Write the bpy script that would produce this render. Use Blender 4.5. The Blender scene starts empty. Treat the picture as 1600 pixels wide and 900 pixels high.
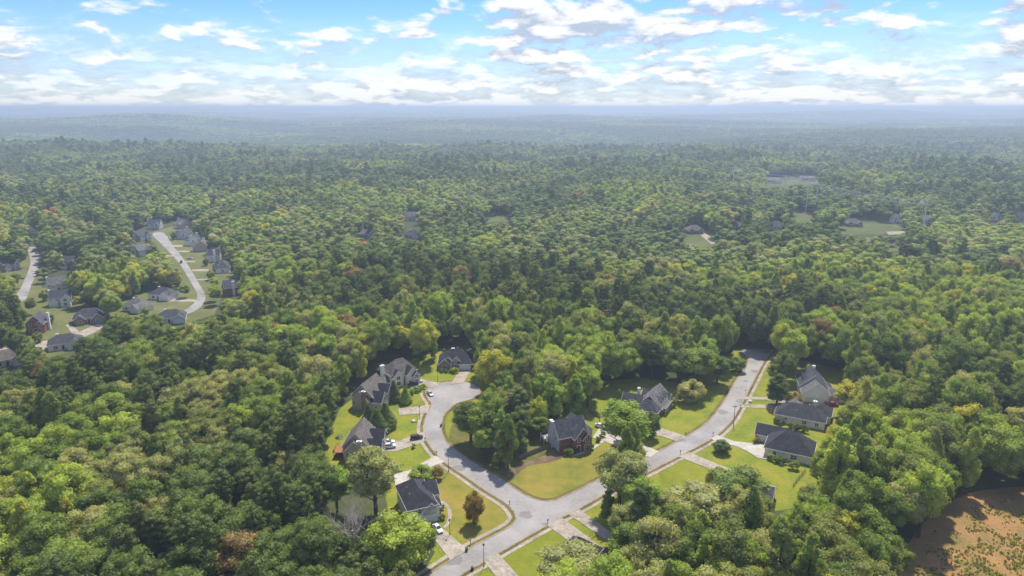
import bpy, bmesh, math, random
import numpy as np
from mathutils import Vector, noise as mnoise
R = math.radians
random.seed(7)
RNG = np.random.default_rng(11)
SC = bpy.context.scene
COL = SC.collection

# ------------------------------------------------------------------ camera
PW, PH, F, HY, CH = 1600.0, 900.0, 1081.0, 167.0, 120.0
PITCH = math.atan((PH / 2 - HY) / F)
cam = bpy.data.cameras.new('camera')
cam.sensor_width = 36.0
cam.lens = F / PW * 36.0
cam.clip_start = 1.0
cam.clip_end = 120000.0
camo = bpy.data.objects.new('camera', cam)
COL.objects.link(camo)
camo.location = (0, 0, CH)
camo.rotation_euler = (math.pi / 2 - PITCH, 0, 0)
SC.camera = camo

# ------------------------------------------------------------------ light
SUN_EL, SUN_AZ = R(58), R(16)          # azimuth measured from +Y towards +X
SC.view_settings.view_transform = 'Standard'
SC.view_settings.look = 'None'
SC.view_settings.gamma = 1.0
SC.view_settings.exposure = 1.0
SC.view_settings.use_curve_mapping = False
SC.cycles.use_denoising = True
SC.cycles.max_bounces = 6
SC.cycles.diffuse_bounces = 3
SC.cycles.transmission_bounces = 3
SC.cycles.volume_bounces = 1
SC.cycles.sample_clamp_indirect = 4.0

sun = bpy.data.lights.new('sun', 'SUN')
sun.energy = 3.0
sun.angle = R(1.5)
sun.color = (1.0, 0.93, 0.80)
suno = bpy.data.objects.new('sun', sun)
COL.objects.link(suno)
sd = Vector((math.sin(SUN_AZ) * math.cos(SUN_EL), math.cos(SUN_AZ) * math.cos(SUN_EL), math.sin(SUN_EL)))
suno.rotation_euler = sd.to_track_quat('Z', 'Y').to_euler()
suno.location = (0, 0, 400)


class NT:
    """small helper for node trees"""
    def __init__(s, tree):
        s.t = tree
        tree.nodes.clear()

    def n(s, typ, **kw):
        nd = s.t.nodes.new(typ)
        for k, v in kw.items():
            if k.startswith('i_'):
                key = k[2:]
                key = int(key) if key.isdigit() else key.replace('_', ' ')
                sock = nd.inputs[key]
                if isinstance(v, bpy.types.NodeSocket):
                    s.t.links.new(v, sock)
                else:
                    sock.default_value = v
            else:
                setattr(nd, k, v)
        return nd

    def math(s, op, a, b=None, c=None, clamp=False):
        nd = s.t.nodes.new('ShaderNodeMath')
        nd.operation = op
        nd.use_clamp = clamp
        for i, v in enumerate((a, b, c)):
            if v is None:
                continue
            if isinstance(v, bpy.types.NodeSocket):
                s.t.links.new(v, nd.inputs[i])
            else:
                nd.inputs[i].default_value = v
        return nd.outputs[0]

    def mix(s, fac, a, b, blend='MIX'):
        nd = s.t.nodes.new('ShaderNodeMix')
        nd.data_type = 'RGBA'
        nd.blend_type = blend
        for sock, v in ((nd.inputs[0], fac), (nd.inputs[6], a), (nd.inputs[7], b)):
            if isinstance(v, bpy.types.NodeSocket):
                s.t.links.new(v, sock)
            else:
                sock.default_value = v if not isinstance(v, tuple) or len(v) == 4 else (*v, 1)
        return nd.outputs[2]

    def ramp(s, fac, stops, interp='LINEAR'):
        nd = s.t.nodes.new('ShaderNodeValToRGB')
        cr = nd.color_ramp
        cr.interpolation = interp
        while len(cr.elements) < len(stops):
            cr.elements.new(0.5)
        for e, (p, c) in zip(cr.elements, stops):
            e.position = p
            e.color = (*c, 1) if len(c) == 3 else c
        s.t.links.new(fac, nd.inputs[0])
        return nd.outputs[0]

    def maprange(s, v, a, b, c=0.0, d=1.0, smooth=False):
        nd = s.t.nodes.new('ShaderNodeMapRange')
        nd.interpolation_type = 'SMOOTHSTEP' if smooth else 'LINEAR'
        s.t.links.new(v, nd.inputs[0])
        for i, x in enumerate((a, b, c, d)):
            nd.inputs[i + 1].default_value = x
        return nd.outputs[0]


# world: Nishita sky with one even layer of broken cumulus all round
wd = bpy.data.worlds.new('World')
SC.world = wd
wd.use_nodes = True
N = NT(wd.node_tree)
sky = N.n('ShaderNodeTexSky', sky_type='NISHITA', sun_disc=False, sun_elevation=SUN_EL, sun_rotation=SUN_AZ,
          altitude=300.0, air_density=1.0, dust_density=0.4, ozone_density=2.0)
tc = N.n('ShaderNodeTexCoord')
sep = N.n('ShaderNodeSeparateXYZ', i_0=tc.outputs['Generated'])
X, Y, Z = sep.outputs
zc = N.math('MAXIMUM', Z, 0.0)


def cloud_density(dz):
    zz = N.math('ADD', zc, 0.25 + dz)
    inv = N.math('DIVIDE', 1.0, zz)
    v = N.n('ShaderNodeCombineXYZ', i_0=N.math('MULTIPLY', X, inv), i_1=N.math('MULTIPLY', Y, inv), i_2=3.7)
    n1 = N.n('ShaderNodeTexNoise', i_Vector=v.outputs[0], i_Scale=5.0, i_Detail=9.0, i_Roughness=0.57, i_Distortion=0.3)
    n2 = N.n('ShaderNodeTexNoise', i_Vector=v.outputs[0], i_Scale=1.1, i_Detail=2.0, i_Roughness=0.5)
    return N.math('ADD', n1.outputs[0], N.math('MULTIPLY', N.math('SUBTRACT', n2.outputs[0], 0.5), 0.6))


d0 = cloud_density(0.0)
d1 = cloud_density(0.016)
cover = N.maprange(d0, 0.445, 0.58, smooth=True)
# near the horizon layers of cloud stack up behind each other
low = N.maprange(zc, 0.01, 0.13, 0.8, 0.0, smooth=True)
cover = N.math('MAXIMUM', cover, N.math('MULTIPLY', low, N.maprange(d0, 0.22, 0.50)))
lit = N.maprange(N.math('SUBTRACT', d0, d1), -0.045, 0.075, 0.0, 1.0)
ccol = N.mix(lit, (0.50, 0.57, 0.66), (0.98, 0.97, 0.95))
skyc = N.n('ShaderNodeMix', data_type='RGBA', blend_type='MULTIPLY')
skyc.inputs[0].default_value = 1.0
N.t.links.new(sky.outputs[0], skyc.inputs[6])
N.t.links.new(N.mix(N.maprange(zc, 0.0, 0.14), (0.50, 0.56, 0.70), (0.28, 0.43, 0.82)), skyc.inputs[7])
bg_sky = N.n('ShaderNodeBackground', i_Color=skyc.outputs[2], i_Strength=0.125)
bg_cl = N.n('ShaderNodeBackground', i_Color=ccol, i_Strength=0.54)
ms = N.n('ShaderNodeMixShader', i_0=N.math('MULTIPLY', cover, 0.93), i_1=bg_sky.outputs[0], i_2=bg_cl.outputs[0])
N.n('ShaderNodeOutputWorld', i_Surface=ms.outputs[0])


# ------------------------------------------------------------------ geometry helpers
def G(px, py, z=0.0):
    """pixel of the 1600x900 photograph -> point on the level ground (or on level z)"""
    cp, sp = math.cos(PITCH), math.sin(PITCH)
    u, v = px - PW / 2, PH / 2 - py
    d = Vector((u, F * cp + v * sp, -F * sp + v * cp))
    t = (z - CH) / d.z
    return Vector((d.x * t, d.y * t, z))


def project(P):
    """world points (n,3) -> pixels (n,2)"""
    P = np.asarray(P, float).reshape(-1, 3)
    cp, sp = math.cos(PITCH), math.sin(PITCH)
    x, y, z = P[:, 0], P[:, 1], P[:, 2] - CH
    dep = y * cp - z * sp
    up = y * sp + z * cp
    dep = np.maximum(dep, 1e-3)
    return np.stack([PW / 2 + F * x / dep, PH / 2 - F * up / dep], 1)


def height_to(px, py, top):
    g = G(px, py)
    lo, hi = 0.0, 60.0
    for _ in range(40):
        m = (lo + hi) / 2
        if project([(g.x, g.y, m)])[0][1] > top:
            lo = m
        else:
            hi = m
    return lo


def smooth(pts, n=6, closed=False):
    P = [Vector(p) for p in pts]
    out = []
    m = len(P)
    rng = range(m if closed else m - 1)
    for i in rng:
        if closed:
            p0, p1, p2, p3 = P[(i - 1) % m], P[i], P[(i + 1) % m], P[(i + 2) % m]
        else:
            p0, p1, p2, p3 = P[max(i - 1, 0)], P[i], P[i + 1], P[min(i + 2, m - 1)]
        for k in range(n):
            t = k / n
            out.append(0.5 * ((2 * p1) + (p2 - p0) * t + (2 * p0 - 5 * p1 + 4 * p2 - p3) * t * t
                              + (3 * p1 - p0 - 3 * p2 + p3) * t ** 3))
    if not closed:
        out.append(P[-1])
    return out


def offset(line, d):
    """shift a ground polyline to its left by d metres"""
    out = []
    for i, p in enumerate(line):
        a, b = line[max(i - 1, 0)], line[min(i + 1, len(line) - 1)]
        t = (b - a)
        t.z = 0
        t.normalize()
        out.append(Vector((p.x - t.y * d, p.y + t.x * d, 0)))
    return out


class MB:
    def __init__(s):
        s.v, s.f = [], []

    def add(s, vs, fs):
        o = len(s.v)
        s.v += [tuple(v) for v in vs]
        s.f += [tuple(i + o for i in f) for f in fs]
        return s

    def box(s, cx, cy, cz, sx, sy, sz):
        x, y, z = sx / 2, sy / 2, sz / 2
        vs = [(cx + a * x, cy + b * y, cz + c * z) for a in (-1, 1) for b in (-1, 1) for c in (-1, 1)]
        return s.add(vs, [(0, 1, 3, 2), (4, 6, 7, 5), (0, 4, 5, 1), (2, 3, 7, 6), (0, 2, 6, 4), (1, 5, 7, 3)])

    def prism(s, poly, a, b, axis='z'):
        """2-D polygon extruded from a to b along an axis"""
        n = len(poly)
        def P(u, v, w):
            return {'z': (u, v, w), 'x': (w, u, v), 'y': (u, w, v)}[axis]
        vs = [P(u, v, a) for u, v in poly] + [P(u, v, b) for u, v in poly]
        fs = [tuple(range(n)), tuple(range(2 * n - 1, n - 1, -1))]
        fs += [(i, i + n, (i + 1) % n + n, (i + 1) % n) for i in range(n)]
        return s.add(vs, fs)

    def tube(s, pts, rad, k=6):
        rings = []
        for i, p in enumerate(pts):
            p = Vector(p)
            a, b = Vector(pts[max(i - 1, 0)]), Vector(pts[min(i + 1, len(pts) - 1)])
            t = (b - a).normalized()
            u = t.orthogonal().normalized()
            w = t.cross(u)
            r = rad[i] if isinstance(rad, (list, tuple)) else rad
            rings.append([p + (u * math.cos(q) + w * math.sin(q)) * r
                          for q in [2 * math.pi * j / k for j in range(k)]])
        vs = [v for r in rings for v in r]
        fs = []
        for i in range(len(rings) - 1):
            for j in range(k):
                fs.append((i * k + j, i * k + (j + 1) % k, (i + 1) * k + (j + 1) % k, (i + 1) * k + j))
        fs += [tuple(range(k - 1, -1, -1)), tuple(range((len(rings) - 1) * k, len(rings) * k))]
        return s.add(vs, fs)

    def lathe(s, prof, cx=0, cy=0, k=10):
        vs = [(cx + r * math.cos(2 * math.pi * j / k), cy + r * math.sin(2 * math.pi * j / k), z)
              for r, z in prof for j in range(k)]
        fs = []
        for i in range(len(prof) - 1):
            for j in range(k):
                fs.append((i * k + j, i * k + (j + 1) % k, (i + 1) * k + (j + 1) % k, (i + 1) * k + j))
        fs += [tuple(range(k - 1, -1, -1)), tuple(range((len(prof) - 1) * k, len(prof) * k))]
        return s.add(vs, fs)

    def mesh(s, name, mat=None):
        me = bpy.data.meshes.new(name)
        me.from_pydata(s.v, [], s.f)
        if mat:
            me.materials.append(mat)
        bm = bmesh.new()
        bm.from_mesh(me)
        bmesh.ops.recalc_face_normals(bm, faces=bm.faces)
        bm.to_mesh(me)
        bm.free()
        return me

    def build(s, name, mat, parent=None, loc=None):
        return obj(name, s.mesh(name, mat), parent, loc)


def obj(name, data, parent=None, loc=None, rz=0):
    o = bpy.data.objects.new(name, data)
    COL.objects.link(o)
    if parent:
        o.parent = parent
    if loc is not None:
        o.location = loc
    o.rotation_euler.z = rz
    return o


def tag(o, label=None, cat=None, group=None, kind=None):
    for k, v in (('label', label), ('category', cat), ('group', group), ('kind', kind)):
        if v:
            o[k] = v
    return o


def empty(name, loc, rz=0):
    o = obj(name, None, None, loc, rz)
    o.empty_display_size = 0.5
    return o


def sheet(name, pts, z, mat, thick=0.0, label=None, cat=None, kind='structure'):
    """flat polygon on the ground (optionally a slab)"""
    me = bpy.data.meshes.new(name)
    bm = bmesh.new()
    vs = [bm.verts.new((p[0], p[1], z)) for p in pts]
    f = bm.faces.new(vs)
    f.normal_update()
    if f.normal.z < 0:
        f.normal_flip()
    if thick:
        r = bmesh.ops.extrude_face_region(bm, geom=[f])
        for v in [g for g in r['geom'] if isinstance(g, bmesh.types.BMVert)]:
            v.co.z = z
        for v in vs:
            v.co.z = z - thick
    bmesh.ops.triangulate(bm, faces=bm.faces)
    bmesh.ops.recalc_face_normals(bm, faces=bm.faces)
    if not thick and sum(q.normal.z for q in bm.faces) < 0:
        bmesh.ops.reverse_faces(bm, faces=bm.faces)
    bm.to_mesh(me)
    bm.free()
    me.materials.append(mat)
    return tag(obj(name, me), label, cat, None, kind)


def ribbon(name, line, d0, d1, z, thick, mat, label=None, cat=None):
    a, b = offset(line, d0), offset(line, d1)
    m = MB()
    n = len(a)
    vs = []
    for p, q in zip(a, b):
        vs += [(p.x, p.y, z), (q.x, q.y, z), (q.x, q.y, z - thick), (p.x, p.y, z - thick)]
    fs = []
    for i in range(n - 1):
        k, l = 4 * i, 4 * i + 4
        fs += [(k + j, k + (j + 1) % 4, l + (j + 1) % 4, l + j) for j in range(4)]
    fs += [(0, 3, 2, 1), (4 * n - 4, 4 * n - 3, 4 * n - 2, 4 * n - 1)]
    m.add(vs, fs)
    return tag(m.build(name, mat), label, cat, None, 'structure')


# ------------------------------------------------------------------ materials
def material(name, rough=0.85, spec=0.25):
    m = bpy.data.materials.new(name)
    m.use_nodes = True
    n = NT(m.node_tree)
    p = n.n('ShaderNodeBsdfPrincipled', i_Roughness=rough)
    p.inputs['Specular IOR Level'].default_value = spec
    o = n.n('ShaderNodeOutputMaterial', i_Surface=p.outputs[0])
    return m, n, p


def plain(name, c, rough=0.7, spec=0.3, var=0.12, scale=1.5, metal=0.0, bump=0.0):
    m, n, p = material(name, rough, spec)
    tcn = n.n('ShaderNodeTexCoord')
    nz = n.n('ShaderNodeTexNoise', i_Vector=tcn.outputs['Object'], i_Scale=scale, i_Detail=5.0, i_Roughness=0.6)
    lo = tuple(x * (1 - var) for x in c)
    hi = tuple(min(1, x * (1 + var)) for x in c)
    n.t.links.new(n.mix(nz.outputs[0], lo, hi), p.inputs['Base Color'])
    p.inputs['Metallic'].default_value = metal
    if bump:
        b = n.n('ShaderNodeBump', i_Height=nz.outputs[0], i_Strength=bump, i_Distance=0.05)
        n.t.links.new(b.outputs[0], p.inputs['Normal'])
    return m


def ground_mat(name, stops, s1=0.05, s2=0.6, w=0.45, rough=0.95, mottle=0.25):
    """blotchy ground: broad patches plus fine grain"""
    m, n, p = material(name, rough, 0.1)
    g = n.n('ShaderNodeNewGeometry')
    a = n.n('ShaderNodeTexNoise', i_Vector=g.outputs['Position'], i_Scale=s1, i_Detail=4.0, i_Roughness=0.55)
    b = n.n('ShaderNodeTexNoise', i_Vector=g.outputs['Position'], i_Scale=s2, i_Detail=6.0, i_Roughness=0.7)
    f = n.math('ADD', n.math('MULTIPLY', a.outputs[0], 1 - w), n.math('MULTIPLY', b.outputs[0], w))
    f = n.maprange(f, 0.36, 0.64)
    c = n.ramp(f, stops)
    fine = n.n('ShaderNodeTexNoise', i_Vector=g.outputs['Position'], i_Scale=3.5, i_Detail=3.0, i_Roughness=0.8)
    k = n.maprange(fine.outputs[0], 0.3, 0.7, 1 - mottle, 1 + mottle)
    c = n.mix(1.0, c, n.n('ShaderNodeCombineColor', i_0=k, i_1=k, i_2=k).outputs[0], 'MULTIPLY')
    n.t.links.new(c, p.inputs['Base Color'])
    bmp = n.n('ShaderNodeBump', i_Height=b.outputs[0], i_Strength=0.6, i_Distance=0.3)
    n.t.links.new(bmp.outputs[0], p.inputs['Normal'])
    return m


M = {}
M['ground'] = ground_mat('forest_floor', [(0, (0.045, 0.060, 0.022)), (0.5, (0.070, 0.085, 0.030)), (1, (0.105, 0.100, 0.045))], 0.02, 0.25)
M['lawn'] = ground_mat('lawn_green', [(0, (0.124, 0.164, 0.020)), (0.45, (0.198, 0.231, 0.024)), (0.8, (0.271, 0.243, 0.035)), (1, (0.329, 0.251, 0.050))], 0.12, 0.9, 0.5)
M['lawn_bright'] = ground_mat('lawn_bright', [(0, (0.147, 0.177, 0.020)), (0.6, (0.213, 0.230, 0.024)), (1, (0.278, 0.241, 0.035))], 0.07, 0.35)
M['lawn_dry'] = ground_mat('lawn_dry', [(0, (0.129, 0.159, 0.024)), (0.4, (0.211, 0.198, 0.033)), (1, (0.302, 0.231, 0.051))], 0.07, 0.3)
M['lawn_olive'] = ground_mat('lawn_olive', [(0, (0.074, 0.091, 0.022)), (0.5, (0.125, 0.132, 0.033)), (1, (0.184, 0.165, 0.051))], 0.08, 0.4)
M['lawn_far'] = ground_mat('lawn_pale', [(0, (0.095, 0.115, 0.038)), (0.5, (0.140, 0.150, 0.050)), (1, (0.190, 0.180, 0.072))], 0.05, 0.3)
M['verge'] = ground_mat('verge_grass', [(0, (0.072, 0.081, 0.024)), (0.5, (0.150, 0.128, 0.042)), (1, (0.228, 0.176, 0.066))], 0.15, 0.8)
M['dirt'] = ground_mat('bare_dirt', [(0, (0.085, 0.060, 0.035)), (0.5, (0.160, 0.110, 0.070)), (1, (0.230, 0.160, 0.100))], 0.15, 0.8)
M['field'] = ground_mat('red_soil', [(0, (0.170, 0.140, 0.046)), (0.4, (0.260, 0.175, 0.066)), (0.7, (0.350, 0.190, 0.075)), (1, (0.400, 0.250, 0.115))], 0.10, 0.9)
M['meadow'] = ground_mat('far_meadow', [(0, (0.075, 0.100, 0.030)), (0.5, (0.110, 0.130, 0.042)), (1, (0.150, 0.155, 0.060))], 0.03, 0.2)
M['concrete'] = ground_mat('concrete', [(0, (0.24, 0.205, 0.165)), (0.5, (0.36, 0.31, 0.25)), (1, (0.47, 0.41, 0.34))], 0.25, 1.0, mottle=0.1)
M['concrete_new'] = ground_mat('pale_concrete', [(0, (0.36, 0.33, 0.28)), (0.5, (0.46, 0.42, 0.365)), (1, (0.55, 0.51, 0.45))], 0.25, 1.0, mottle=0.08)
M['kerb'] = ground_mat('kerb_concrete', [(0, (0.22, 0.17, 0.095)), (0.5, (0.32, 0.255, 0.15)), (1, (0.43, 0.35, 0.23))], 0.3, 1.2, mottle=0.12)


def asphalt():
    m, n, p = material('worn_asphalt', 0.9, 0.2)
    g = n.n('ShaderNodeNewGeometry')
    a = n.n('ShaderNodeTexNoise', i_Vector=g.outputs['Position'], i_Scale=0.07, i_Detail=4.0, i_Roughness=0.6)
    b = n.n('ShaderNodeTexNoise', i_Vector=g.outputs['Position'], i_Scale=0.8, i_Detail=6.0, i_Roughness=0.7)
    c = n.mix(n.maprange(n.math('ADD', n.math('MULTIPLY', a.outputs[0], .82), n.math('MULTIPLY', b.outputs[0], .18)), 0.38, 0.62), (0.250, 0.234, 0.222), (0.370, 0.347, 0.328))
    c = n.mix(n.math('MULTIPLY', n.maprange(b.outputs[0], 0.45, 0.75), 0.45), c, (0.36, 0.34, 0.325))
    # crack sealing and cracks: thin warped cells
    wv = n.n('ShaderNodeTexNoise', i_Vector=g.outputs['Position'], i_Scale=0.5, i_Detail=2.0)
    vv = n.n('ShaderNodeVectorMath', operation='MULTIPLY_ADD')
    n.t.links.new(wv.outputs['Color'], vv.inputs[0])
    vv.inputs[1].default_value = (2.2, 2.2, 0)
    n.t.links.new(g.outputs['Position'], vv.inputs[2])
    vo = n.n('ShaderNodeTexVoronoi', feature='DISTANCE_TO_EDGE', i_Vector=vv.outputs[0], i_Scale=0.22)
    crack = n.math('MULTIPLY', n.maprange(vo.outputs[0], 0.0, 0.045, 1.0, 0.0), n.maprange(b.outputs[0], 0.50, 0.70, 0.0, 0.35))
    c = n.mix(crack, c, (0.46, 0.44, 0.42))
    pv = n.n('ShaderNodeTexVoronoi', feature='F1', i_Vector=vv.outputs[0], i_Scale=0.09)
    c = n.mix(n.math('MULTIPLY', n.maprange(pv.outputs['Distance'], 0.22, 0.25, 1.0, 0.0), 0.55), c, (0.15, 0.142, 0.14))
    n.t.links.new(c, p.inputs['Base Color'])
    return m


M['asphalt'] = asphalt()


def shingles(name, c):
    m, n, p = material(name, 0.8, 0.25)
    tcn = n.n('ShaderNodeTexCoord')
    br = n.n('ShaderNodeTexBrick', i_Vector=tcn.outputs['Object'], i_Scale=1.0)
    br.inputs['Color1'].default_value = (*[x * 0.8 for x in c], 1)
    br.inputs['Color2'].default_value = (*[x * 1.25 for x in c], 1)
    br.inputs['Mortar'].default_value = (*[x * 0.6 for x in c], 1)
    br.inputs['Brick Width'].default_value = 0.9
    br.inputs['Row Height'].default_value = 0.28
    br.inputs['Mortar Size'].default_value = 0.02
    nz = n.n('ShaderNodeTexNoise', i_Vector=tcn.outputs['Object'], i_Scale=0.7, i_Detail=6.0)
    k = n.maprange(nz.outputs[0], 0.3, 0.7, 0.7, 1.3)
    c2 = n.mix(1.0, br.outputs[0], n.n('ShaderNodeCombineColor', i_0=k, i_1=k, i_2=k).outputs[0], 'MULTIPLY')
    n.t.links.new(c2, p.inputs['Base Color'])
    return m


def brickwork(name, c):
    m, n, p = material(name, 0.9, 0.15)
    tcn = n.n('ShaderNodeTexCoord')
    mp = n.n('ShaderNodeMapping', i_0=tcn.outputs['Object'])
    mp.inputs['Rotation'].default_value = (R(90), 0, 0)
    br = n.n('ShaderNodeTexBrick', i_Vector=mp.outputs[0], i_Scale=1.0)
    br.inputs['Color1'].default_value = (*[x * 0.75 for x in c], 1)
    br.inputs['Color2'].default_value = (*[x * 1.25 for x in c], 1)
    br.inputs['Mortar'].default_value = (0.36, 0.30, 0.26, 1)
    br.inputs['Brick Width'].default_value = 0.22
    br.inputs['Row Height'].default_value = 0.075
    br.inputs['Mortar Size'].default_value = 0.008
    n.t.links.new(br.outputs[0], p.inputs['Base Color'])
    return m


def siding(name, c):
    m, n, p = material(name, 0.7, 0.25)
    tcn = n.n('ShaderNodeTexCoord')
    wv = n.n('ShaderNodeTexWave', wave_type='BANDS', bands_direction='Z', wave_profile='SAW', i_Vector=tcn.outputs['Object'], i_Scale=1.6)
    nz = n.n('ShaderNodeTexNoise', i_Vector=tcn.outputs['Object'], i_Scale=0.6, i_Detail=4.0)
    col = n.mix(n.maprange(nz.outputs[0], 0.3, 0.7), tuple(x * 0.88 for x in c), c)
    n.t.links.new(col, p.inputs['Base Color'])
    b = n.n('ShaderNodeBump', i_Height=wv.outputs[0], i_Strength=0.5, i_Distance=0.03)
    n.t.links.new(b.outputs[0], p.inputs['Normal'])
    return m


M['roof_dark'] = shingles('charcoal_shingles', (0.045, 0.046, 0.055))
M['roof_grey'] = shingles('grey_shingles', (0.150, 0.142, 0.138))
M['roof_brown'] = shingles('brown_shingles', (0.155, 0.132, 0.116))
M['roof_slate'] = shingles('slate_shingles', (0.070, 0.072, 0.082))
M['brick_red'] = brickwork('red_brick', (0.26, 0.060, 0.045))
M['brick_brown'] = brickwork('brown_brick', (0.27, 0.150, 0.100))
M['side_tan'] = siding('tan_siding', (0.54, 0.47, 0.385))
M['side_white'] = siding('white_siding', (0.86, 0.85, 0.82))
M['side_cream'] = siding('cream_siding', (0.80, 0.73, 0.62))
M['side_grey'] = siding('grey_siding', (0.62, 0.62, 0.63))
M['white'] = plain('white_paint', (0.78, 0.77, 0.75), 0.5)
M['glass'] = plain('window_glass', (0.035, 0.042, 0.052), 0.08, 0.6)
M['door'] = plain('dark_door', (0.06, 0.03, 0.025), 0.4)
M['garage'] = plain('garage_paint', (0.74, 0.71, 0.67), 0.5, bump=0.0)
M['metal'] = plain('dark_metal', (0.035, 0.037, 0.040), 0.5, 0.4)
M['steel'] = plain('galvanised_steel', (0.42, 0.43, 0.44), 0.45, 0.5, metal=0.6)
M['wood'] = plain('weathered_wood', (0.23, 0.185, 0.145), 0.85, 0.15, 0.3, 2.5)
M['deckwood'] = plain('deck_wood', (0.36, 0.17, 0.085), 0.8, 0.15, 0.25, 2.5)
M['palepole'] = plain('pale_painted_steel', (0.62, 0.61, 0.58), 0.6)
M['pole'] = plain('pole_wood', (0.14, 0.105, 0.08), 0.9, 0.1, 0.25, 2.0)
M['bark'] = plain('bark', (0.085, 0.066, 0.050), 0.95, 0.1, 0.35, 1.5, bump=0.5)
M['deadwood'] = plain('bleached_bark', (0.42, 0.37, 0.34), 0.9, 0.1, 0.2, 2.0)
M['rubber'] = plain('tyre_rubber', (0.018, 0.018, 0.019), 0.85)
M['rim'] = plain('wheel_rim', (0.45, 0.45, 0.46), 0.35, 0.5, metal=0.7)
M['lamp'] = plain('lamp_lens', (0.75, 0.72, 0.65), 0.3)
M['tail'] = plain('tail_lamp_red', (0.35, 0.02, 0.02), 0.3)
M['bin'] = plain('green_plastic', (0.018, 0.050, 0.030), 0.5)
M['stone'] = plain('pale_stone', (0.60, 0.57, 0.52), 0.8, 0.2, 0.2, 3.0)
for nm, c in (('white', (0.78, 0.78, 0.79)), ('silver', (0.46, 0.48, 0.51)), ('black', (0.022, 0.023, 0.026)), ('red', (0.26, 0.025, 0.03))):
    M['car_' + nm] = plain('car_paint_' + nm, c, 0.28, 0.5, 0.03)


def leafmat(name, a, b, trans=0.52, patch=0.22):
    """foliage: every tree takes its own tone between a and b, every leaf clump a little of its own"""
    m = bpy.data.materials.new(name)
    m.use_nodes = True
    n = NT(m.node_tree)
    oi = n.n('ShaderNodeObjectInfo')
    at = n.n('ShaderNodeAttribute', attribute_name='tint')
    c = n.mix(oi.outputs['Random'], tuple(p * q for p, q in zip(a, (1.74, 1.56, 1.12))), tuple(p * q for p, q in zip(b, (1.74, 1.56, 1.12))))
    k = n.maprange(at.outputs['Fac'], 0.0, 1.0, 1 - patch * 1.5, 1 + patch * 1.5)
    c = n.mix(1.0, c, n.n('ShaderNodeCombineColor', i_0=k, i_1=k, i_2=n.math('MULTIPLY', k, 0.95)).outputs[0], 'MULTIPLY')
    d = n.n('ShaderNodeBsdfDiffuse', i_Color=c)
    tcol = n.mix(1.0, c, (2.4 * trans, 2.2 * trans, 1.0 * trans), 'MULTIPLY')
    t = n.n('ShaderNodeBsdfTranslucent', i_Color=tcol)
    x = n.n('ShaderNodeAddShader', i_0=d.outputs[0], i_1=t.outputs[0])
    gl = n.n('ShaderNodeBsdfGlossy', i_Color=(0.9, 0.95, 0.9, 1), i_Roughness=0.6)
    y = n.n('ShaderNodeMixShader', i_0=0.018, i_1=x.outputs[0], i_2=gl.outputs[0])
    n.n('ShaderNodeOutputMaterial', i_Surface=y.outputs[0])
    return m


LM = {
    'mid': leafmat('leaf_mid_green', (0.060, 0.095, 0.022), (0.100, 0.140, 0.034)),
    'dark': leafmat('leaf_dark_green', (0.042, 0.068, 0.023), (0.066, 0.098, 0.030)),
    'light': leafmat('leaf_light_green', (0.095, 0.145, 0.030), (0.130, 0.172, 0.038)),
    'yellow': leafmat('leaf_yellow_green', (0.125, 0.160, 0.030), (0.170, 0.180, 0.034)),
    'olive': leafmat('leaf_olive', (0.068, 0.092, 0.032), (0.092, 0.112, 0.038)),
    'silver': leafmat('leaf_grey_green', (0.100, 0.125, 0.060), (0.135, 0.150, 0.080)),
    'orange': leafmat('leaf_orange', (0.150, 0.100, 0.034), (0.180, 0.105, 0.036)),
    'turning': leafmat('leaf_turning', (0.092, 0.082, 0.030), (0.105, 0.088, 0.032)),
    'rust': leafmat('leaf_rust_brown', (0.092, 0.085, 0.043), (0.112, 0.090, 0.050)),
    'pine': leafmat('needle_green', (0.045, 0.072, 0.024), (0.075, 0.100, 0.034), 0.25),
    'bright': leafmat('leaf_bright_green', (0.085, 0.140, 0.030), (0.110, 0.165, 0.036)),
}
LEAFWORD = {'mid': 'mid green', 'dark': 'dark green', 'light': 'light green', 'yellow': 'yellow-green', 'olive': 'olive green',
            'silver': 'grey-green', 'orange': 'orange tinged', 'rust': 'rusty brown', 'turning': 'orange-brown', 'pine': 'dark needled', 'bright': 'bright green'}

# ------------------------------------------------------------------ terrain
def terrain_z(x, y):
    d = math.hypot(x, y)
    k = min(1.0, max(0.0, (d - 1200.0) / 1300.0))
    k = k * k * (3 - 2 * k)
    if k <= 0:
        return 0.0
    a = mnoise.noise(Vector((x / 2600.0 + 3.1, y / 1500.0, 0.3)))
    b = mnoise.noise(Vector((x / 900.0, y / 520.0 + 7.7, 1.9)))
    far = min(1.0, d / 14000.0)
    return k * ((a * 78.0 + b * 34.0) * (0.7 + 0.45 * far) - 8.0 + 26.0 * far)


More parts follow.
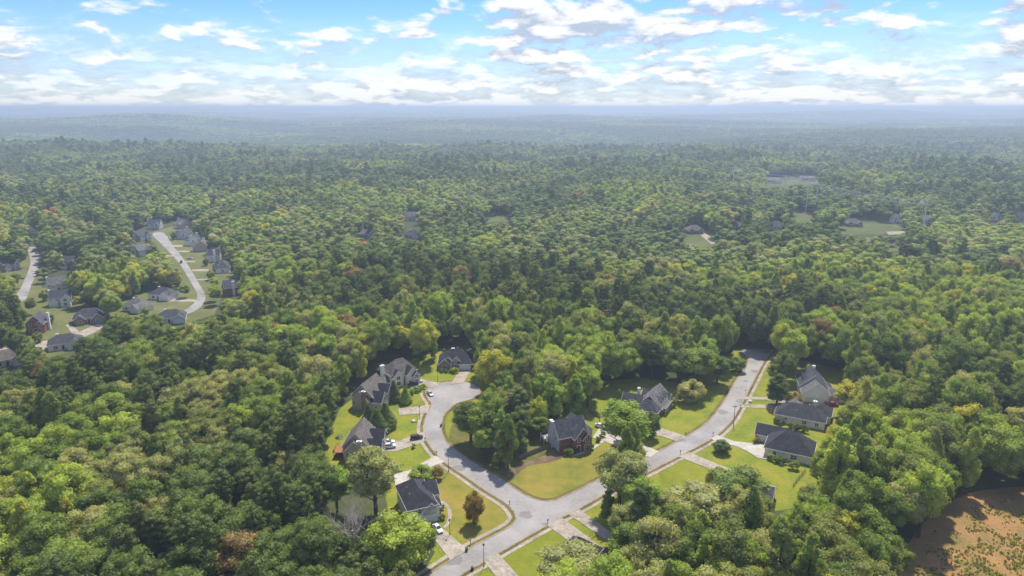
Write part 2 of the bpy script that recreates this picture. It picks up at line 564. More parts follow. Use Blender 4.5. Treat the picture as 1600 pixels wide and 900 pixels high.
def build_ground():
    na, radii = 120, [0.0, 60, 120, 200, 300, 420, 560, 720, 880]
    r = 980.0
    while r < 34000:
        radii.append(r)
        r *= 1.045
    vs, fs = [], []
    y0 = -260.0
    for q in radii:
        for i in range(na + 1):
            a = R(-78 + 156 * i / na)
            x, y = q * math.sin(a), y0 + q * math.cos(a)
            vs.append((x, y, terrain_z(x, y)))
    w = na + 1
    for j in range(len(radii) - 1):
        for i in range(na):
            fs.append((j * w + i, (j + 1) * w + i, (j + 1) * w + i + 1, j * w + i + 1))
    me = bpy.data.meshes.new('ground')
    me.from_pydata(vs, [], fs)
    bm = bmesh.new()
    bm.from_mesh(me)
    bmesh.ops.remove_doubles(bm, verts=bm.verts, dist=0.001)
    bmesh.ops.recalc_face_normals(bm, faces=bm.faces)
    if sum(f.normal.z for f in bm.faces) < 0:
        bmesh.ops.reverse_faces(bm, faces=bm.faces)
    bm.to_mesh(me)
    bm.free()
    me.materials.append(M['ground'])
    for p in me.polygons:
        p.use_smooth = True
    tag(obj('ground', me), 'dark leaf-littered ground under the woods', 'ground', None, 'structure')


build_ground()


def gp(pts):
    return [G(*p) for p in pts]


# ---- lawns, roads, kerbs (traced on the ground plane)
sheet('lawn', gp([(470, 765), (510, 690), (530, 640), (590, 590), (650, 560), (690, 548), (745, 548), (770, 600), (760, 640), (850, 690),
      (885, 630), (940, 596), (1000, 590), (1060, 598), (1130, 560), (1150, 545), (1220, 545), (1240, 560), (1330, 580), (1345, 640),
      (1300, 720), (1275, 790), (1200, 800), (1100, 770), (1010, 800), (970, 850), (960, 930), (640, 930), (680, 862), (610, 815),
      (600, 765), (630, 735), (560, 742)]), 0.02, M['lawn'], 0, 'green and yellowish lawns around the houses', 'lawn')
sheet('lawn', smooth(gp([(668, 745), (697, 728), (760, 769), (800, 800), (802, 818), (738, 854), (716, 838), (700, 822), (690, 790), (676, 765)]), 4, True),
      0.026, M['lawn_dry'], 0, 'yellowing lawn on the corner beside the white house', 'lawn')
sheet('lawn', smooth(gp([(790, 752), (815, 768), (845, 780), (885, 774), (935, 749), (952, 700), (925, 703), (890, 716), (850, 722)]), 4, True),
      0.026, M['lawn_dry'], 0, 'dry olive lawn in front of the red brick house', 'lawn')
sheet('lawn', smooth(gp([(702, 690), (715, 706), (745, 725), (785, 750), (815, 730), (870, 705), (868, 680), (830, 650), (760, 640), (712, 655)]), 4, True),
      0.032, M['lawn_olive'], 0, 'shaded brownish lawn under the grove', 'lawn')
sheet('lawn', smooth(gp([(1078, 722), (1060, 718), (1030, 734), (1045, 765), (1080, 768), (1112, 740)]), 3, True),
      0.026, M['lawn_bright'], 0, 'bright green lawn beside the long concrete drive', 'lawn')
sheet('lawn', gp([(778, 868), (852, 824), (888, 845), (870, 880), (836, 900), (812, 903)]),
      0.026, M['lawn_bright'], 0, 'bright green lawn between two concrete drives', 'lawn')
sheet('lawn', smooth(gp([(640, 637), (660, 626), (672, 624), (677, 633), (668, 636)]), 3, True), 0.026, M['lawn_dry'], 0,
      'yellow grass patch by the turning circle', 'lawn')
sheet('lawn', gp([(0, 430), (20, 400), (75, 392), (65, 450), (110, 450), (150, 488), (200, 460), (240, 440), (265, 435), (245, 385),
      (228, 365), (275, 352), (345, 380), (375, 425), (350, 455), (335, 492), (290, 505), (230, 505), (170, 525), (120, 548), (0, 575), (-40, 500)]),
      0.02, M['lawn_far'], 0, 'lawns of the neighbouring street beyond the woods', 'lawn')
sheet('dirt_path', smooth(gp([(789, 747), (812, 726), (850, 712), (872, 703), (884, 712), (860, 722), (825, 729), (800, 748)]), 4, True),
      0.038, M['dirt'], 0, 'bare dirt track beside the wooden fence', 'path')
sheet('field', smooth(gp([(1385, 925), (1412, 862), (1450, 810), (1496, 778), (1550, 764), (1660, 762), (1800, 800), (1800, 960), (1500, 990)]), 4, True),
      0.02, M['field'], 0, 'reddish bare field with scrub at the edge of the woods', 'field')
for pts, lb in (([(1060, 366), (1085, 359), (1115, 362), (1125, 382), (1098, 388), (1072, 382)], 'mown yard around the far brick house'),
                ([(1300, 352), (1345, 348), (1400, 350), (1416, 361), (1372, 366), (1314, 366)], 'pale meadow before the far brick ranch house'),
                ([(758, 336), (797, 336), (795, 346), (762, 347)], 'small pale meadow in the far woods'),
                ([(1232, 328), (1272, 331), (1282, 350), (1245, 348)], 'mown strip under the power line'),
                ([(1378, 386), (1420, 384), (1424, 391), (1384, 393)], 'yellow clearing among the far trees'),
                ([(1180, 284), (1275, 279), (1290, 287), (1195, 292)], 'bare pale clearing around the distant buildings')):
    sheet('meadow', gp(pts), 0.03, M['meadow'], 0, lb, 'meadow')

K1 = smooth(gp([(640, 918), (672, 897), (735, 857), (788, 829), (803, 818), (807, 806), (793, 788), (760, 767), (724, 742), (695, 722), (674, 699),
                (663, 677), (664, 658), (671, 641), (675, 631), (668, 620), (667, 611), (677, 602), (696, 597), (716, 596), (735, 599), (748, 607)]))
K2 = smooth(gp([(748, 607), (749, 615), (738, 623), (712, 631), (695, 646), (689, 662), (691, 680), (702, 696), (735, 720), (762, 737), (787, 752), (815, 771),
                (838, 781), (862, 783), (887, 774), (937, 749), (1020, 710), (1070, 684), (1107, 659), (1134, 624), (1150, 596), (1168, 568), (1168, 558), (1158, 550)]))
K3 = smooth(gp([(690, 920), (722, 897), (760, 875), (854, 821), (900, 797), (940, 775), (1025, 731), (1062, 712), (1112, 685), (1140, 660),
                (1157, 633), (1176, 597), (1189, 572), (1199, 558), (1208, 550)]))
road_outline = K3 + [G(1208, 546), G(1158, 546)] + K2[::-1] + K1[::-1][1:]
sheet('road', road_outline, 0.05, M['asphalt'], 0, 'worn grey asphalt streets meeting at a junction', 'road')
ribbon('kerb', K1, 0.0, 0.42, 0.15, 0.15, M['kerb'], 'weathered concrete kerb round the turning circle side', 'kerb')
ribbon('kerb', K2, 0.0, 0.42, 0.15, 0.15, M['kerb'], 'weathered concrete kerb along the brick house corner', 'kerb')
ribbon('kerb', K3, -0.42, 0.0, 0.15, 0.15, M['kerb'], 'weathered concrete kerb opposite the junction', 'kerb')
ribbon('verge', K1, 0.43, 1.5, 0.06, 0.05, M['verge'], 'narrow dry grass verge inside the pavement', 'verge')
ribbon('verge', K2, 0.43, 1.7, 0.06, 0.05, M['verge'], 'narrow brownish verge without pavement', 'verge')
ribbon('verge', K3, -1.4, -0.43, 0.06, 0.05, M['verge'], 'narrow verge along the main street', 'verge')
ribbon('pavement', K1[:95], 1.5, 2.75, 0.10, 0.09, M['concrete'], 'concrete pavement curving toward the turning circle', 'pavement')
ribbon('pavement', K3, -2.6, -1.4, 0.10, 0.09, M['concrete'], 'concrete pavement along the main street', 'pavement')

DRIVES = [
    ([(597, 691), (625, 689), (645, 680), (663, 675), (665, 690), (641, 698), (618, 706), (597, 706)], 'concrete drive with parked cars at the tan house', 'concrete'),
    ([(622, 639), (672, 633), (668, 646), (624, 649)], 'concrete drive between the two steep-roofed tan houses', 'concrete'),
    ([(640, 606), (646, 594), (656, 592), (676, 597), (690, 598), (676, 607), (660, 603), (650, 610)], 'concrete drive beside the turning circle hedge', 'concrete'),
    ([(718, 580), (735, 580), (724, 599), (704, 601)], 'concrete drive of the brown brick house', 'concrete'),
    ([(615, 742), (640, 735), (659, 724), (681, 712), (695, 722), (676, 729), (650, 748), (618, 760)], 'pale concrete drive behind the white house', 'concrete_new'),
    ([(676, 822), (695, 829), (731, 860), (704, 876), (680, 845)], 'stained concrete drive of the white house', 'concrete'),
    ([(755, 876), (779, 866), (814, 905), (783, 912)], 'concrete drive at the near lamp post', 'concrete'),
    ([(854, 821), (879, 810), (952, 865), (925, 872)], 'wide concrete drive beside the dark roof', 'concrete'),
    ([(888, 804), (905, 796), (962, 838), (948, 845)], 'narrow concrete drive into the trees', 'concrete'),
    ([(926, 684), (940, 664), (955, 672), (1000, 693), (1030, 706), (1016, 715), (975, 703), (945, 690)], 'concrete drive of the red brick house', 'concrete_new'),
    ([(1008, 676), (1028, 668), (1073, 682), (1060, 691), (1036, 683)], 'concrete drive of the dormered house', 'concrete'),
    ([(1164, 620), (1198, 621), (1250, 630), (1250, 636), (1196, 625), (1162, 625)], 'concrete drive of the white gabled house', 'concrete'),
    ([(1158, 632), (1200, 633), (1240, 640), (1240, 647), (1196, 638), (1155, 637)], 'concrete drive of the cream ranch house', 'concrete'),
    ([(1111, 686), (1120, 680), (1147, 690), (1185, 694), (1206, 699), (1198, 718), (1184, 716), (1167, 705), (1148, 697), (1126, 693)], 'broad pale concrete drive of the hip-roofed house', 'concrete_new'),
    ([(1060, 714), (1076, 707), (1122, 726), (1212, 761), (1206, 768), (1108, 733)], 'long concrete drive along the lawn strip', 'concrete'),
]
for k, (pts, lb, mt) in enumerate(DRIVES):
    sheet('driveway', gp(pts), 0.16 + 0.0005 * k, M[mt], 0.14, lb, 'driveway')
sheet('garden_path', [p for p in offset(smooth(gp([(881, 711), (893, 712), (912, 707), (930, 698), (946, 686)])), 0.6)]
      + [p for p in offset(smooth(gp([(881, 711), (893, 712), (912, 707), (930, 698), (946, 686)])), -0.6)][::-1], 0.09, M['concrete_new'], 0.06,
      'curved pale path before the red brick house', 'path')
_gp2 = smooth(gp([(688, 783), (698, 790), (703, 803), (701, 815), (694, 826)]))
sheet('garden_path', offset(_gp2, 0.55) + offset(_gp2, -0.55)[::-1], 0.09, M['concrete'], 0.06, 'curved path from the white house to its drive', 'path')
# streets and drives of the farther neighbourhood
sheet('road', smooth(gp([(238, 366), (256, 364), (271, 385), (291, 410), (312, 445), (321, 463), (315, 478), (298, 489), (285, 488), (304, 473), (308, 460), (300, 444), (279, 410), (258, 387)]), 3, True),
      0.05, M['asphalt'], 0, 'pale street with a parked car beyond the woods', 'road')
sheet('road', smooth(gp([(43, 388), (59, 388), (61, 415), (49, 445), (40, 468), (22, 468), (35, 445), (48, 410)]), 3, True), 0.05, M['asphalt'], 0,
      'short pale street ending at dark trees', 'road')
sheet('road', smooth(gp([(-20, 548), (40, 538), (110, 524), (150, 507), (162, 511), (112, 535), (40, 552), (-20, 564)]), 3, True), 0.05, M['concrete'], 0,
      'pale lane in front of the small brick house', 'road')
for pts, lb in (([(103, 508), (111, 506), (128, 523), (116, 526)], 'drive of the far low brick house'),
                ([(262, 466), (306, 468), (306, 472), (262, 471)], 'drive of the far white house with dark roof'),
                ([(1088, 362), (1098, 362), (1122, 378), (1112, 382)], 'curving drive of the far brick house'),
                ([(1385, 362), (1425, 361), (1428, 365), (1388, 367)], 'pale drive across the far meadow')):
    sheet('driveway', gp(pts), 0.12, M['concrete'], 0.1, lb, 'driveway')
for y0_, y1_, xa, xb in ((383, 386, 263, 286), (392, 394, 272, 296), (399, 401, 250, 272), (408, 410, 284, 305), (421, 424, 300, 326), (436, 438, 306, 330)):
    sheet('driveway', gp([(xa, y0_), (xb, y0_), (xb, y1_), (xa, y1_)]), 0.12, M['concrete'], 0.1, 'short side drive off the far pale street', 'driveway')


# ------------------------------------------------------------------ houses
def wall_block(b):
    x, y, w, d, h, z0 = b['x'], b['y'], b['w'], b['d'], b['h'], b.get('z0', -0.3)
    m = MB()
    X0, X1, Y0, Y1 = x - w / 2, x + w / 2, y - d / 2, y + d / 2
    t = math.tan(R(b['p']))
    if b['roof'] == 'gx':
        pr = [(Y0, z0), (Y1, z0), (Y1, h), (y, h + d / 2 * t), (Y0, h)]
        m.prism(pr, X0, X1, 'x')
    elif b['roof'] == 'gy':
        pr = [(X0, z0), (X1, z0), (X1, h), (x, h + w / 2 * t), (X0, h)]
        m.prism(pr, Y0, Y1, 'y')
    else:
        m.box(x, y, (h + z0) / 2, w, d, h - z0)
    return m


def roof_block(b):
    x, y, w, d, h, o = b['x'], b['y'], b['w'], b['d'], b['h'], b.get('ov', 0.45)
    t = math.tan(R(b['p']))
    e, th = 0.03, 0.22
    m, tr = MB(), MB()
    if b['roof'] in ('gx', 'gy'):
        half = (d if b['roof'] == 'gx' else w) / 2
        c = y if b['roof'] == 'gx' else x
        a0, a1 = ((x - w / 2, x + w / 2) if b['roof'] == 'gx' else (y - d / 2, y + d / 2))
        ax = 'x' if b['roof'] == 'gx' else 'y'
        lo = h - o * t
        pr = [(c - half - o, lo + e), (c, h + half * t + e), (c + half + o, lo + e), (c + half + o, lo + e + th), (c, h + half * t + e + th), (c - half - o, lo + e + th)]
        m.prism(pr, a0 - 0.3, a1 + 0.3, ax)
        bp = [(c - half - o - .02, lo + e - .2), (c, h + half * t + e - .22), (c + half + o + .02, lo + e - .2), (c + half + o + .02, lo + e + th - .06), (c, h + half * t + e + th - .06), (c - half - o - .02, lo + e + th - .06)]
        tr.prism(bp, a0 - 0.38, a0 - 0.305, ax)
        tr.prism(bp, a1 + 0.305, a1 + 0.38, ax)
        for s in (-1, 1):
            q = c + s * (half + o + 0.035)
            if ax == 'x':
                tr.box((a0 + a1) / 2, q, lo + e + 0.06, a1 - a0 + 0.56, 0.06, 0.24)
            else:
                tr.box(q, (a0 + a1) / 2, lo + e + 0.06, 0.06, a1 - a0 + 0.56, 0.24)
    else:
        W, D = w / 2 + o, d / 2 + o
        lo = h + e
        k = min(W, D)
        rz = lo + 0.15 + k * t
        if W >= D:
            r = [(x - (W - D) * b.get('hipk', 1.0), y, rz), (x + (W - D) * b.get('hipk', 1.0) + 0.01, y, rz)]
        else:
            r = [(x, y - (D - W), rz), (x, y + (D - W), rz)]
        c = [(x - W, y - D), (x + W, y - D), (x + W, y + D), (x - W, y + D)]
        vs = [(p, q, lo) for p, q in c] + [(p, q, lo + 0.15) for p, q in c] + r
        if W >= D:
            fs = [(3, 2, 1, 0), (0, 1, 5, 4), (1, 2, 6, 5), (2, 3, 7, 6), (3, 0, 4, 7), (4, 5, 9, 8), (5, 6, 9), (6, 7, 8, 9), (7, 4, 8)]
        else:
            fs = [(3, 2, 1, 0), (0, 1, 5, 4), (1, 2, 6, 5), (2, 3, 7, 6), (3, 0, 4, 7), (4, 5, 8), (5, 6, 9, 8), (6, 7, 9), (7, 4, 8, 9)]
        m.add(vs, fs)
        for s in (-1, 1):
            tr.box(x, y + s * (D + .035), lo + .02, 2 * W + .13, .06, .24)
            tr.box(x + s * (W + .035), y, lo + .02, .06, 2 * D, .24)
    return m, tr


def face_frame(b, face):
    x, y, w, d = b['x'], b['y'], b['w'], b['d']
    return {'f': ((x, y - d / 2), (1, 0), (0, -1)), 'b': ((x, y + d / 2), (-1, 0), (0, 1)),
            'l': ((x - w / 2, y), (0, -1), (-1, 0)), 'r': ((x + w / 2, y), (0, 1), (1, 0))}[face]


def fbox(m, fr, u, z, n, su, sz, sn):
    (ox, oy), (ux, uy), (nx, ny) = fr
    cx, cy = ox + ux * u + nx * n, oy + uy * u + ny * n
    m.box(cx, cy, z, abs(ux) * su + abs(nx) * sn, abs(uy) * su + abs(ny) * sn, sz)


def add_window(root, b, face, u, z, w, h, mull=1):
    fr = face_frame(b, face)
    m = MB()
    t = 0.13
    fbox(m, fr, u, z + h / 2 + t / 2, 0.05, w + 2 * t, t, 0.12)
    fbox(m, fr, u, z - h / 2 - t / 2, 0.06, w + 2 * t + 0.1, t, 0.16)
    for s in (-1, 1):
        fbox(m, fr, u + s * (w / 2 + t / 2), z, 0.05, t, h - 0.002, 0.118)
    for k in range(mull):
        fbox(m, fr, u + w * ((k + 1) / (mull + 1) - 0.5), z, 0.045, 0.09, h - 0.004, 0.09)
    fbox(m, fr, u, z, 0.045, w - 0.004, 0.07, 0.08)
    wi = m.build('window', M['white'], root)
    g = MB()
    fbox(g, fr, u, z, 0.02, w, h, 0.06)
    g.build('pane', M['glass'], wi)


def add_garage(root, b, face, u, w=4.9, h=2.3):
    fr = face_frame(b, face)
    m = MB()
    for k in range(4):
        fbox(m, fr, u, 0.12 + h * (k + 0.5) / 4, 0.05, w, h / 4 - 0.03, 0.10)
    g = m.build('garage_door', M['garage'], root)
    t = MB()
    for s in (-1, 1):
        fbox(t, fr, u + s * (w / 2 + 0.12), 0.12 + h / 2, 0.07, 0.2, h, 0.16)
    fbox(t, fr, u, 0.12 + h + 0.12, 0.07, w + 0.44, 0.2, 0.16)
    t.build('frame', M['white'], g)


def add_door(root, b, face, u, w=1.1, h=2.3):
    fr = face_frame(b, face)
    m = MB()
    fbox(m, fr, u, 0.15 + h / 2, 0.04, w, h, 0.1)
    d = m.build('door', M['door'], root)
    t = MB()
    for s in (-1, 1):
        fbox(t, fr, u + s * (w / 2 + 0.12), 0.15 + h / 2, 0.06, 0.22, h, 0.15)
    fbox(t, fr, u, 0.15 + h + 0.13, 0.06, w + 0.5, 0.24, 0.15)
    t.build('frame', M['white'], d)


def add_chimney(root, x, y, top, w=1.5, d=0.9, mat='side_cream', z0=-0.2):
    m = MB()
    m.box(x, y, (top + z0) / 2, w, d, top - z0)
    c = m.build('chimney', M[mat], root)
    k = MB()
    k.box(x, y, top + 0.08, w + 0.2, d + 0.2, 0.18)
    k.box(x, y, top + 0.30, w * 0.5, d * 0.5, 0.26)
    k.build('chimney_cap', M['white'], c)


def add_dormer(root, x, y, z, w, dep, face_y, wall, roof):
    """gabled roof dormer looking towards face_y (-1 front)"""
    m = MB()
    y0, y1 = (y, y + dep) if face_y < 0 else (y - dep, y)
    pr = [(x - w / 2, z), (x + w / 2, z), (x + w / 2, z + 1.4), (x, z + 1.4 + w / 2 * 0.9), (x - w / 2, z + 1.4)]
    m.prism(pr, y0, y1, 'y')
    d = m.build('dormer', wall, root)
    r = MB()
    o = 0.2
    pr = [(x - w / 2 - o, z + 1.4 - o * .9 + .03), (x, z + 1.4 + w / 2 * .9 + .03), (x + w / 2 + o, z + 1.4 - o * .9 + .03),
          (x + w / 2 + o, z + 1.55 - o * .9), (x, z + 1.55 + w / 2 * .9), (x - w / 2 - o, z + 1.55 - o * .9)]
    r.prism(pr, y0 - 0.2, y1, 'y')
    r.build('dormer_roof', roof, d)
    g = MB()
    yy = y0 if face_y < 0 else y1
    g.box(x, yy + 0.02 * face_y, z + 0.85, w * 0.55, 0.08, 0.95)
    g.build('pane', M['glass'], d)


def house(name, label, loc, rz, blocks, roof, feats=(), group=None, cat='house'):
    root = empty(name, (loc[0], loc[1], 0), R(rz))
    tag(root, label, cat, group)
    B = []
    for i, b in enumerate(blocks):
        b = dict(x=b[0], y=b[1], w=b[2], d=b[3], h=b[4] + 0.0007 * i, roof=b[5], p=b[6], wall=b[7], z0=-0.3 - 0.004 * i, **(b[8] if len(b) > 8 else {}))
        B.append(b)
        wall_block(b).build('wall', M[b['wall']], root)
        r, t = roof_block(b)
        ro = r.build('roof', M[b.get('rm', roof)], root)
        t.build('trim', M['white'], ro)
    for f in feats:
        k = f[0]
        if k == 'w':
            add_window(root, B[f[1]], *f[2:])
        elif k == 'g':
            add_garage(root, B[f[1]], *f[2:])
        elif k == 'd':
            add_door(root, B[f[1]], *f[2:])
        elif k == 'c':
            add_chimney(root, *f[1:])
        elif k == 'dm':
            add_dormer(root, f[1], f[2], f[3], f[4], f[5], f[6], M[f[7]], M[roof])
        elif k == 'box':
            m = MB()
            for q in f[3]:
                m.box(*q)
            m.build(f[1], M[f[2]], root)
    return root


def vents(x, y, z):
    return ('box', 'roof_vent', 'steel', [(x, y, z, 0.25, 0.25, 0.7)])


# steep-roofed tan houses west of the turning circle (front looks at the street)
def tan_house(label, px, py, rz, chim='side_tan', deck=False):
    bl = [(0.8, 0.6, 12.5, 9.4, 5.5, 'gx', 47, 'side_tan'),
          (-6.3, 0.8, 2.4, 7.0, 4.6, 'gx', 47, 'side_tan'),
          (3.2, -5.2, 5.2, 5.0, 5.4, 'gy', 45, 'brick_brown', {'rm': 'roof_dark'}),  # front wing roofs darker: shade on their near slopes put into the shingle colour
          (-3.0, -5.6, 6.6, 5.0, 3.9, 'gy', 45, 'side_tan', {'rm': 'roof_dark'})]
    ft = [('c', -7.9, -1.3, 8.6, 0.9, 1.7, chim), ('w', 0, 'l', 3.1, 4.0, 1.0, 1.5), ('w', 1, 'l', 1.6, 3.4, 1.0, 1.5, 0), ('w', 1, 'l', -2.4, 3.2, 0.9, 1.4, 0),
          ('w', 2, 'f', 0, 1.6, 2.4, 1.6, 2), ('w', 2, 'f', 0, 4.6, 1.8, 1.5), ('w', 2, 'l', 0, 4.2, 1.0, 1.4), ('g', 3, 'f', 0, 5.0), ('w', 3, 'f', 0, 4.4, 1.4, 1.2),
          ('d', 0, 'f', 0.0), ('w', 0, 'b', 2, 4.0, 1.4, 1.5), ('w', 0, 'b', -3, 4.0, 1.4, 1.5), ('w', 3, 'l', 0.3, 1.6, 1.2, 1.3),
          vents(0.0, 3.2, 8.6)]
    g = G(px, py)
    h = house('tan_house', label, (g.x, g.y), rz, bl, 'roof_brown', ft)
    if deck:
        m = MB()
        for k in range(14):
            m.box(-4.2 + 0.42 * k, 7.2, 2.4, 0.38, 3.6, 0.1)
        m.build('deck', M['deckwood'], h)
        q = MB()
        for k in range(3):
            q.box(-4.2 + 2.6 * k, 8.9, 1.2, 0.16, 0.16, 2.4)
            q.box(-4.2 + 2.6 * k, 8.9, 2.95, 0.1, 0.1, 1.0)
        q.box(-1.6, 8.9, 3.4, 5.8, 0.1, 0.1)
        q.build('deck_railing', M['metal'], h)
    return h


tan_house('tan steep-gabled house with a deck and white cars on its drive', 566, 708, 88, 'side_tan', True)
tan_house('tan steep-gabled house behind the dark clipped conifers', 579, 630, 74, 'brick_brown')
g = G(627, 597)
house('beige_house', 'beige house with tall white chimney beside the turning circle', (g.x, g.y), 38,
      [(0, 1.5, 13, 9, 5.4, 'hip', 47, 'side_cream'), (2.6, -3.6, 5.4, 4.2, 5.2, 'gy', 47, 'side_cream', {'rm': 'roof_dark'}),  # front gables in darker shingles that paint in the shade on their near slopes
       (4.2, -5.9, 3.2, 1.4, 4.4, 'gy', 47, 'side_tan', {'rm': 'roof_dark'}), (-3.6, -2.6, 5.0, 3.4, 5.0, 'gy', 46, 'side_cream', {'rm': 'roof_dark'}),
       (-7.2, 0.5, 2.2, 5.0, 2.6, 'gx', 35, 'side_white')], 'roof_brown',
      [('c', -7.9, 2.4, 9.0, 1.7, 1.2, 'side_white'), ('w', 1, 'f', -1.4, 1.6, 1.1, 1.5), ('w', 2, 'f', 0, 3.9, 1.5, 1.4), ('w', 2, 'f', 0, 1.5, 1.7, 1.5),
       ('w', 3, 'f', 0, 1.6, 1.8, 1.5), ('w', 3, 'f', 0, 4.2, 1.6, 1.4), ('g', 0, 'r', -1.0, 4.9), ('w', 0, 'r', -1, 4.2, 1.4, 1.3), ('d', 0, 'f', -0.4), ('w', 0, 'l', 2.6, 4.0, 1.1, 1.4)])
g = G(711, 577)
house('brick_house', 'brown brick house with hipped roof and white garage door at the turning circle', (g.x, g.y + 4.4), 2,
      [(0, 1.0, 15.6, 10.4, 3.1, 'hip', 43, 'brick_brown'), (4.5, -4.2, 6.6, 3.4, 2.95, 'hip', 42, 'brick_brown', {'ov': 0.5}),
       (-5.0, -4.0, 5.2, 2.4, 3.0, 'gy', 44, 'brick_brown'), (-3.4, -3.6, 6.0, 1.4, 3.2, 'gy', 44, 'brick_brown'),
       (0.4, -3.4, 3.8, 3.2, 4.3, 'gy', 43, 'brick_brown')], 'roof_dark',
      [('g', 1, 'f', 0.2, 4.9), ('w', 2, 'f', 0, 1.6, 1.9, 1.8, 2), ('w', 4, 'f', 0, 1.7, 1.6, 1.7), ('w', 4, 'f', 0, 3.9, 1.6, 1.1, 2), ('d', 3, 'f', 2.0),
       ('w', 0, 'l', 0, 1.7, 1.4, 1.5), ('c', -1.2, 1.2, 8.4, 1.3, 1.0, 'side_white', 5.0),
       ('box', 'porch_column', 'white', [(-1.6, -4.9, 1.5, 0.25, 0.25, 3.0), (-0.4 - 1.9, -4.9, 1.5, 0.25, 0.25, 3.0)])])
g = G(652, 801)
house('white_house', 'white two-storey house with black roof and red brick front by the corner lawn', (g.x, g.y), 113,
      [(0.6, 0, 14.4, 8.6, 5.6, 'hip', 41, 'side_white'), (2.8, -4.6, 7.0, 4.2, 5.5, 'gy', 38, 'side_white'), (-2.6, -4.9, 3.6, 2.6, 3.6, 'gy', 30, 'brick_red'),
       (-5.6, -2.6, 2.0, 5.0, 4.6, 'gx', 35, 'side_white')], 'roof_dark',
      [('g', 3, 'l', -0.1, 4.4), ('w', 0, 'l', -2.2, 4.5, 1.0, 1.3, 0), ('w', 0, 'l', -0.9, 4.5, 1.0, 1.3, 0), ('w', 0, 'b', 4.5, 4.2, 1.1, 1.4), ('w', 0, 'b', 0, 4.2, 1.1, 1.4),
       ('w', 0, 'b', -4, 1.6, 1.6, 1.5), ('w', 1, 'f', 1.4, 4.2, 1.2, 1.5), ('w', 1, 'f', -1.4, 4.2, 1.2, 1.5), ('w', 1, 'f', 0, 1.6, 2.2, 1.6, 2), ('d', 2, 'f', 0),
       ('w', 1, 'r', 0, 4.0, 1.1, 1.4), ('box', 'brick_front', 'brick_red', [(2.8, -6.76, 2.6, 6.9, 0.1, 5.4)]), vents(2.5, 2.3, 7.6), vents(-1.2, 2.4, 7.5)])
g = G(893, 697)
house('brick_house', 'red brick two-storey house with twin white-edged gables and grey side chimney', (g.x, g.y), 23,
      [(-0.6, 2.2, 11.5, 9.2, 5.5, 'gx', 46, 'side_grey'), (1.9, -3.2, 6.0, 3.4, 5.4, 'gy', 50, 'brick_red'), (3.4, -5.0, 3.6, 1.2, 4.9, 'gy', 48, 'brick_red'),
       (5.6, 6.0, 7.0, 10.0, 4.6, 'gy', 40, 'side_grey', {'rm': 'roof_slate'})], 'roof_slate',
      [('c', -6.9, 2.6, 10.2, 1.0, 1.9, 'side_grey'), ('box', 'brick_front', 'brick_red', [(-3.6, -2.45, 2.6, 5.4, 0.12, 5.4)]), ('w', 0, 'f', -2.6, 1.7, 1.7, 1.7, 2), ('d', 1, 'f', -1.6),
       ('w', 1, 'f', -1.6, 4.5, 1.1, 1.3), ('w', 2, 'f', 0, 1.7, 2.0, 1.9, 2), ('w', 2, 'f', 0, 4.5, 1.4, 1.5), ('w', 0, 'l', 2.2, 4.4, 1.0, 1.4, 0), ('w', 0, 'l', -2.6, 1.4, 2.0, 1.6),
       ('g', 3, 'r', 2.0, 4.9), ('box', 'deck', 'white', [(-7.6, 6.2, 2.5, 2.8, 3.0, 0.16), (-8.9, 4.8, 1.7, 0.18, 0.18, 3.6), (-8.9, 7.6, 1.7, 0.18, 0.18, 3.6), (-8.9, 6.2, 3.4, 0.1, 3.0, 0.1)]),
       vents(0.5, 4.4, 9.1)])
g = G(1021, 637)
house('cape_house', 'grey-roofed house with three dormers and a porch on the green lawn', (g.x, g.y), 62,
      [(1.0, 0, 14.0, 10, 3.0, 'gx', 43, 'brick_red'), (-7.6, -0.4, 7.0, 8.4, 3.0, 'hip', 42, 'brick_red', {'rm': 'roof_slate'}), (-4.0, 7.4, 7.0, 8.0, 3.0, 'gy', 42, 'brick_red', {'rm': 'roof_slate'}),  # wing roofs darker than the main one: shade of near slopes is in the colour
       (6.3, 0.5, 4.4, 11.6, 3.1, 'gy', 40, 'brick_red', {'rm': 'roof_slate'})], 'roof_grey',
      [('dm', -2.2, -3.6, 4.2, 1.5, 3.2, -1, 'side_white'), ('dm', 1.0, -3.6, 4.2, 1.5, 3.2, -1, 'side_white'), ('dm', 4.2, -3.6, 4.2, 1.5, 3.2, -1, 'side_white'),
       ('box', 'porch_column', 'white', [(-4.5 + 2.2 * k, -6.3, 1.35, 0.24, 0.24, 2.7) for k in range(5)]), ('box', 'porch_roof', 'roof_grey', [(0.0, -5.9, 2.82, 10.6, 1.9, 0.16)]),
       ('w', 0, 'f', -3.5, 1.6, 1.2, 1.6), ('w', 0, 'f', 2.6, 1.6, 1.2, 1.6), ('d', 0, 'f', -0.6), ('w', 0, 'r', -2, 1.6, 1.2, 1.5), ('g', 1, 'l', 0, 4.9), ('c', -2.0, 5.9, 8.2, 1.0, 1.0, 'side_cream'),
       ('w', 3, 'f', 0, 1.6, 1.6, 1.6)])
g = G(1268, 618)
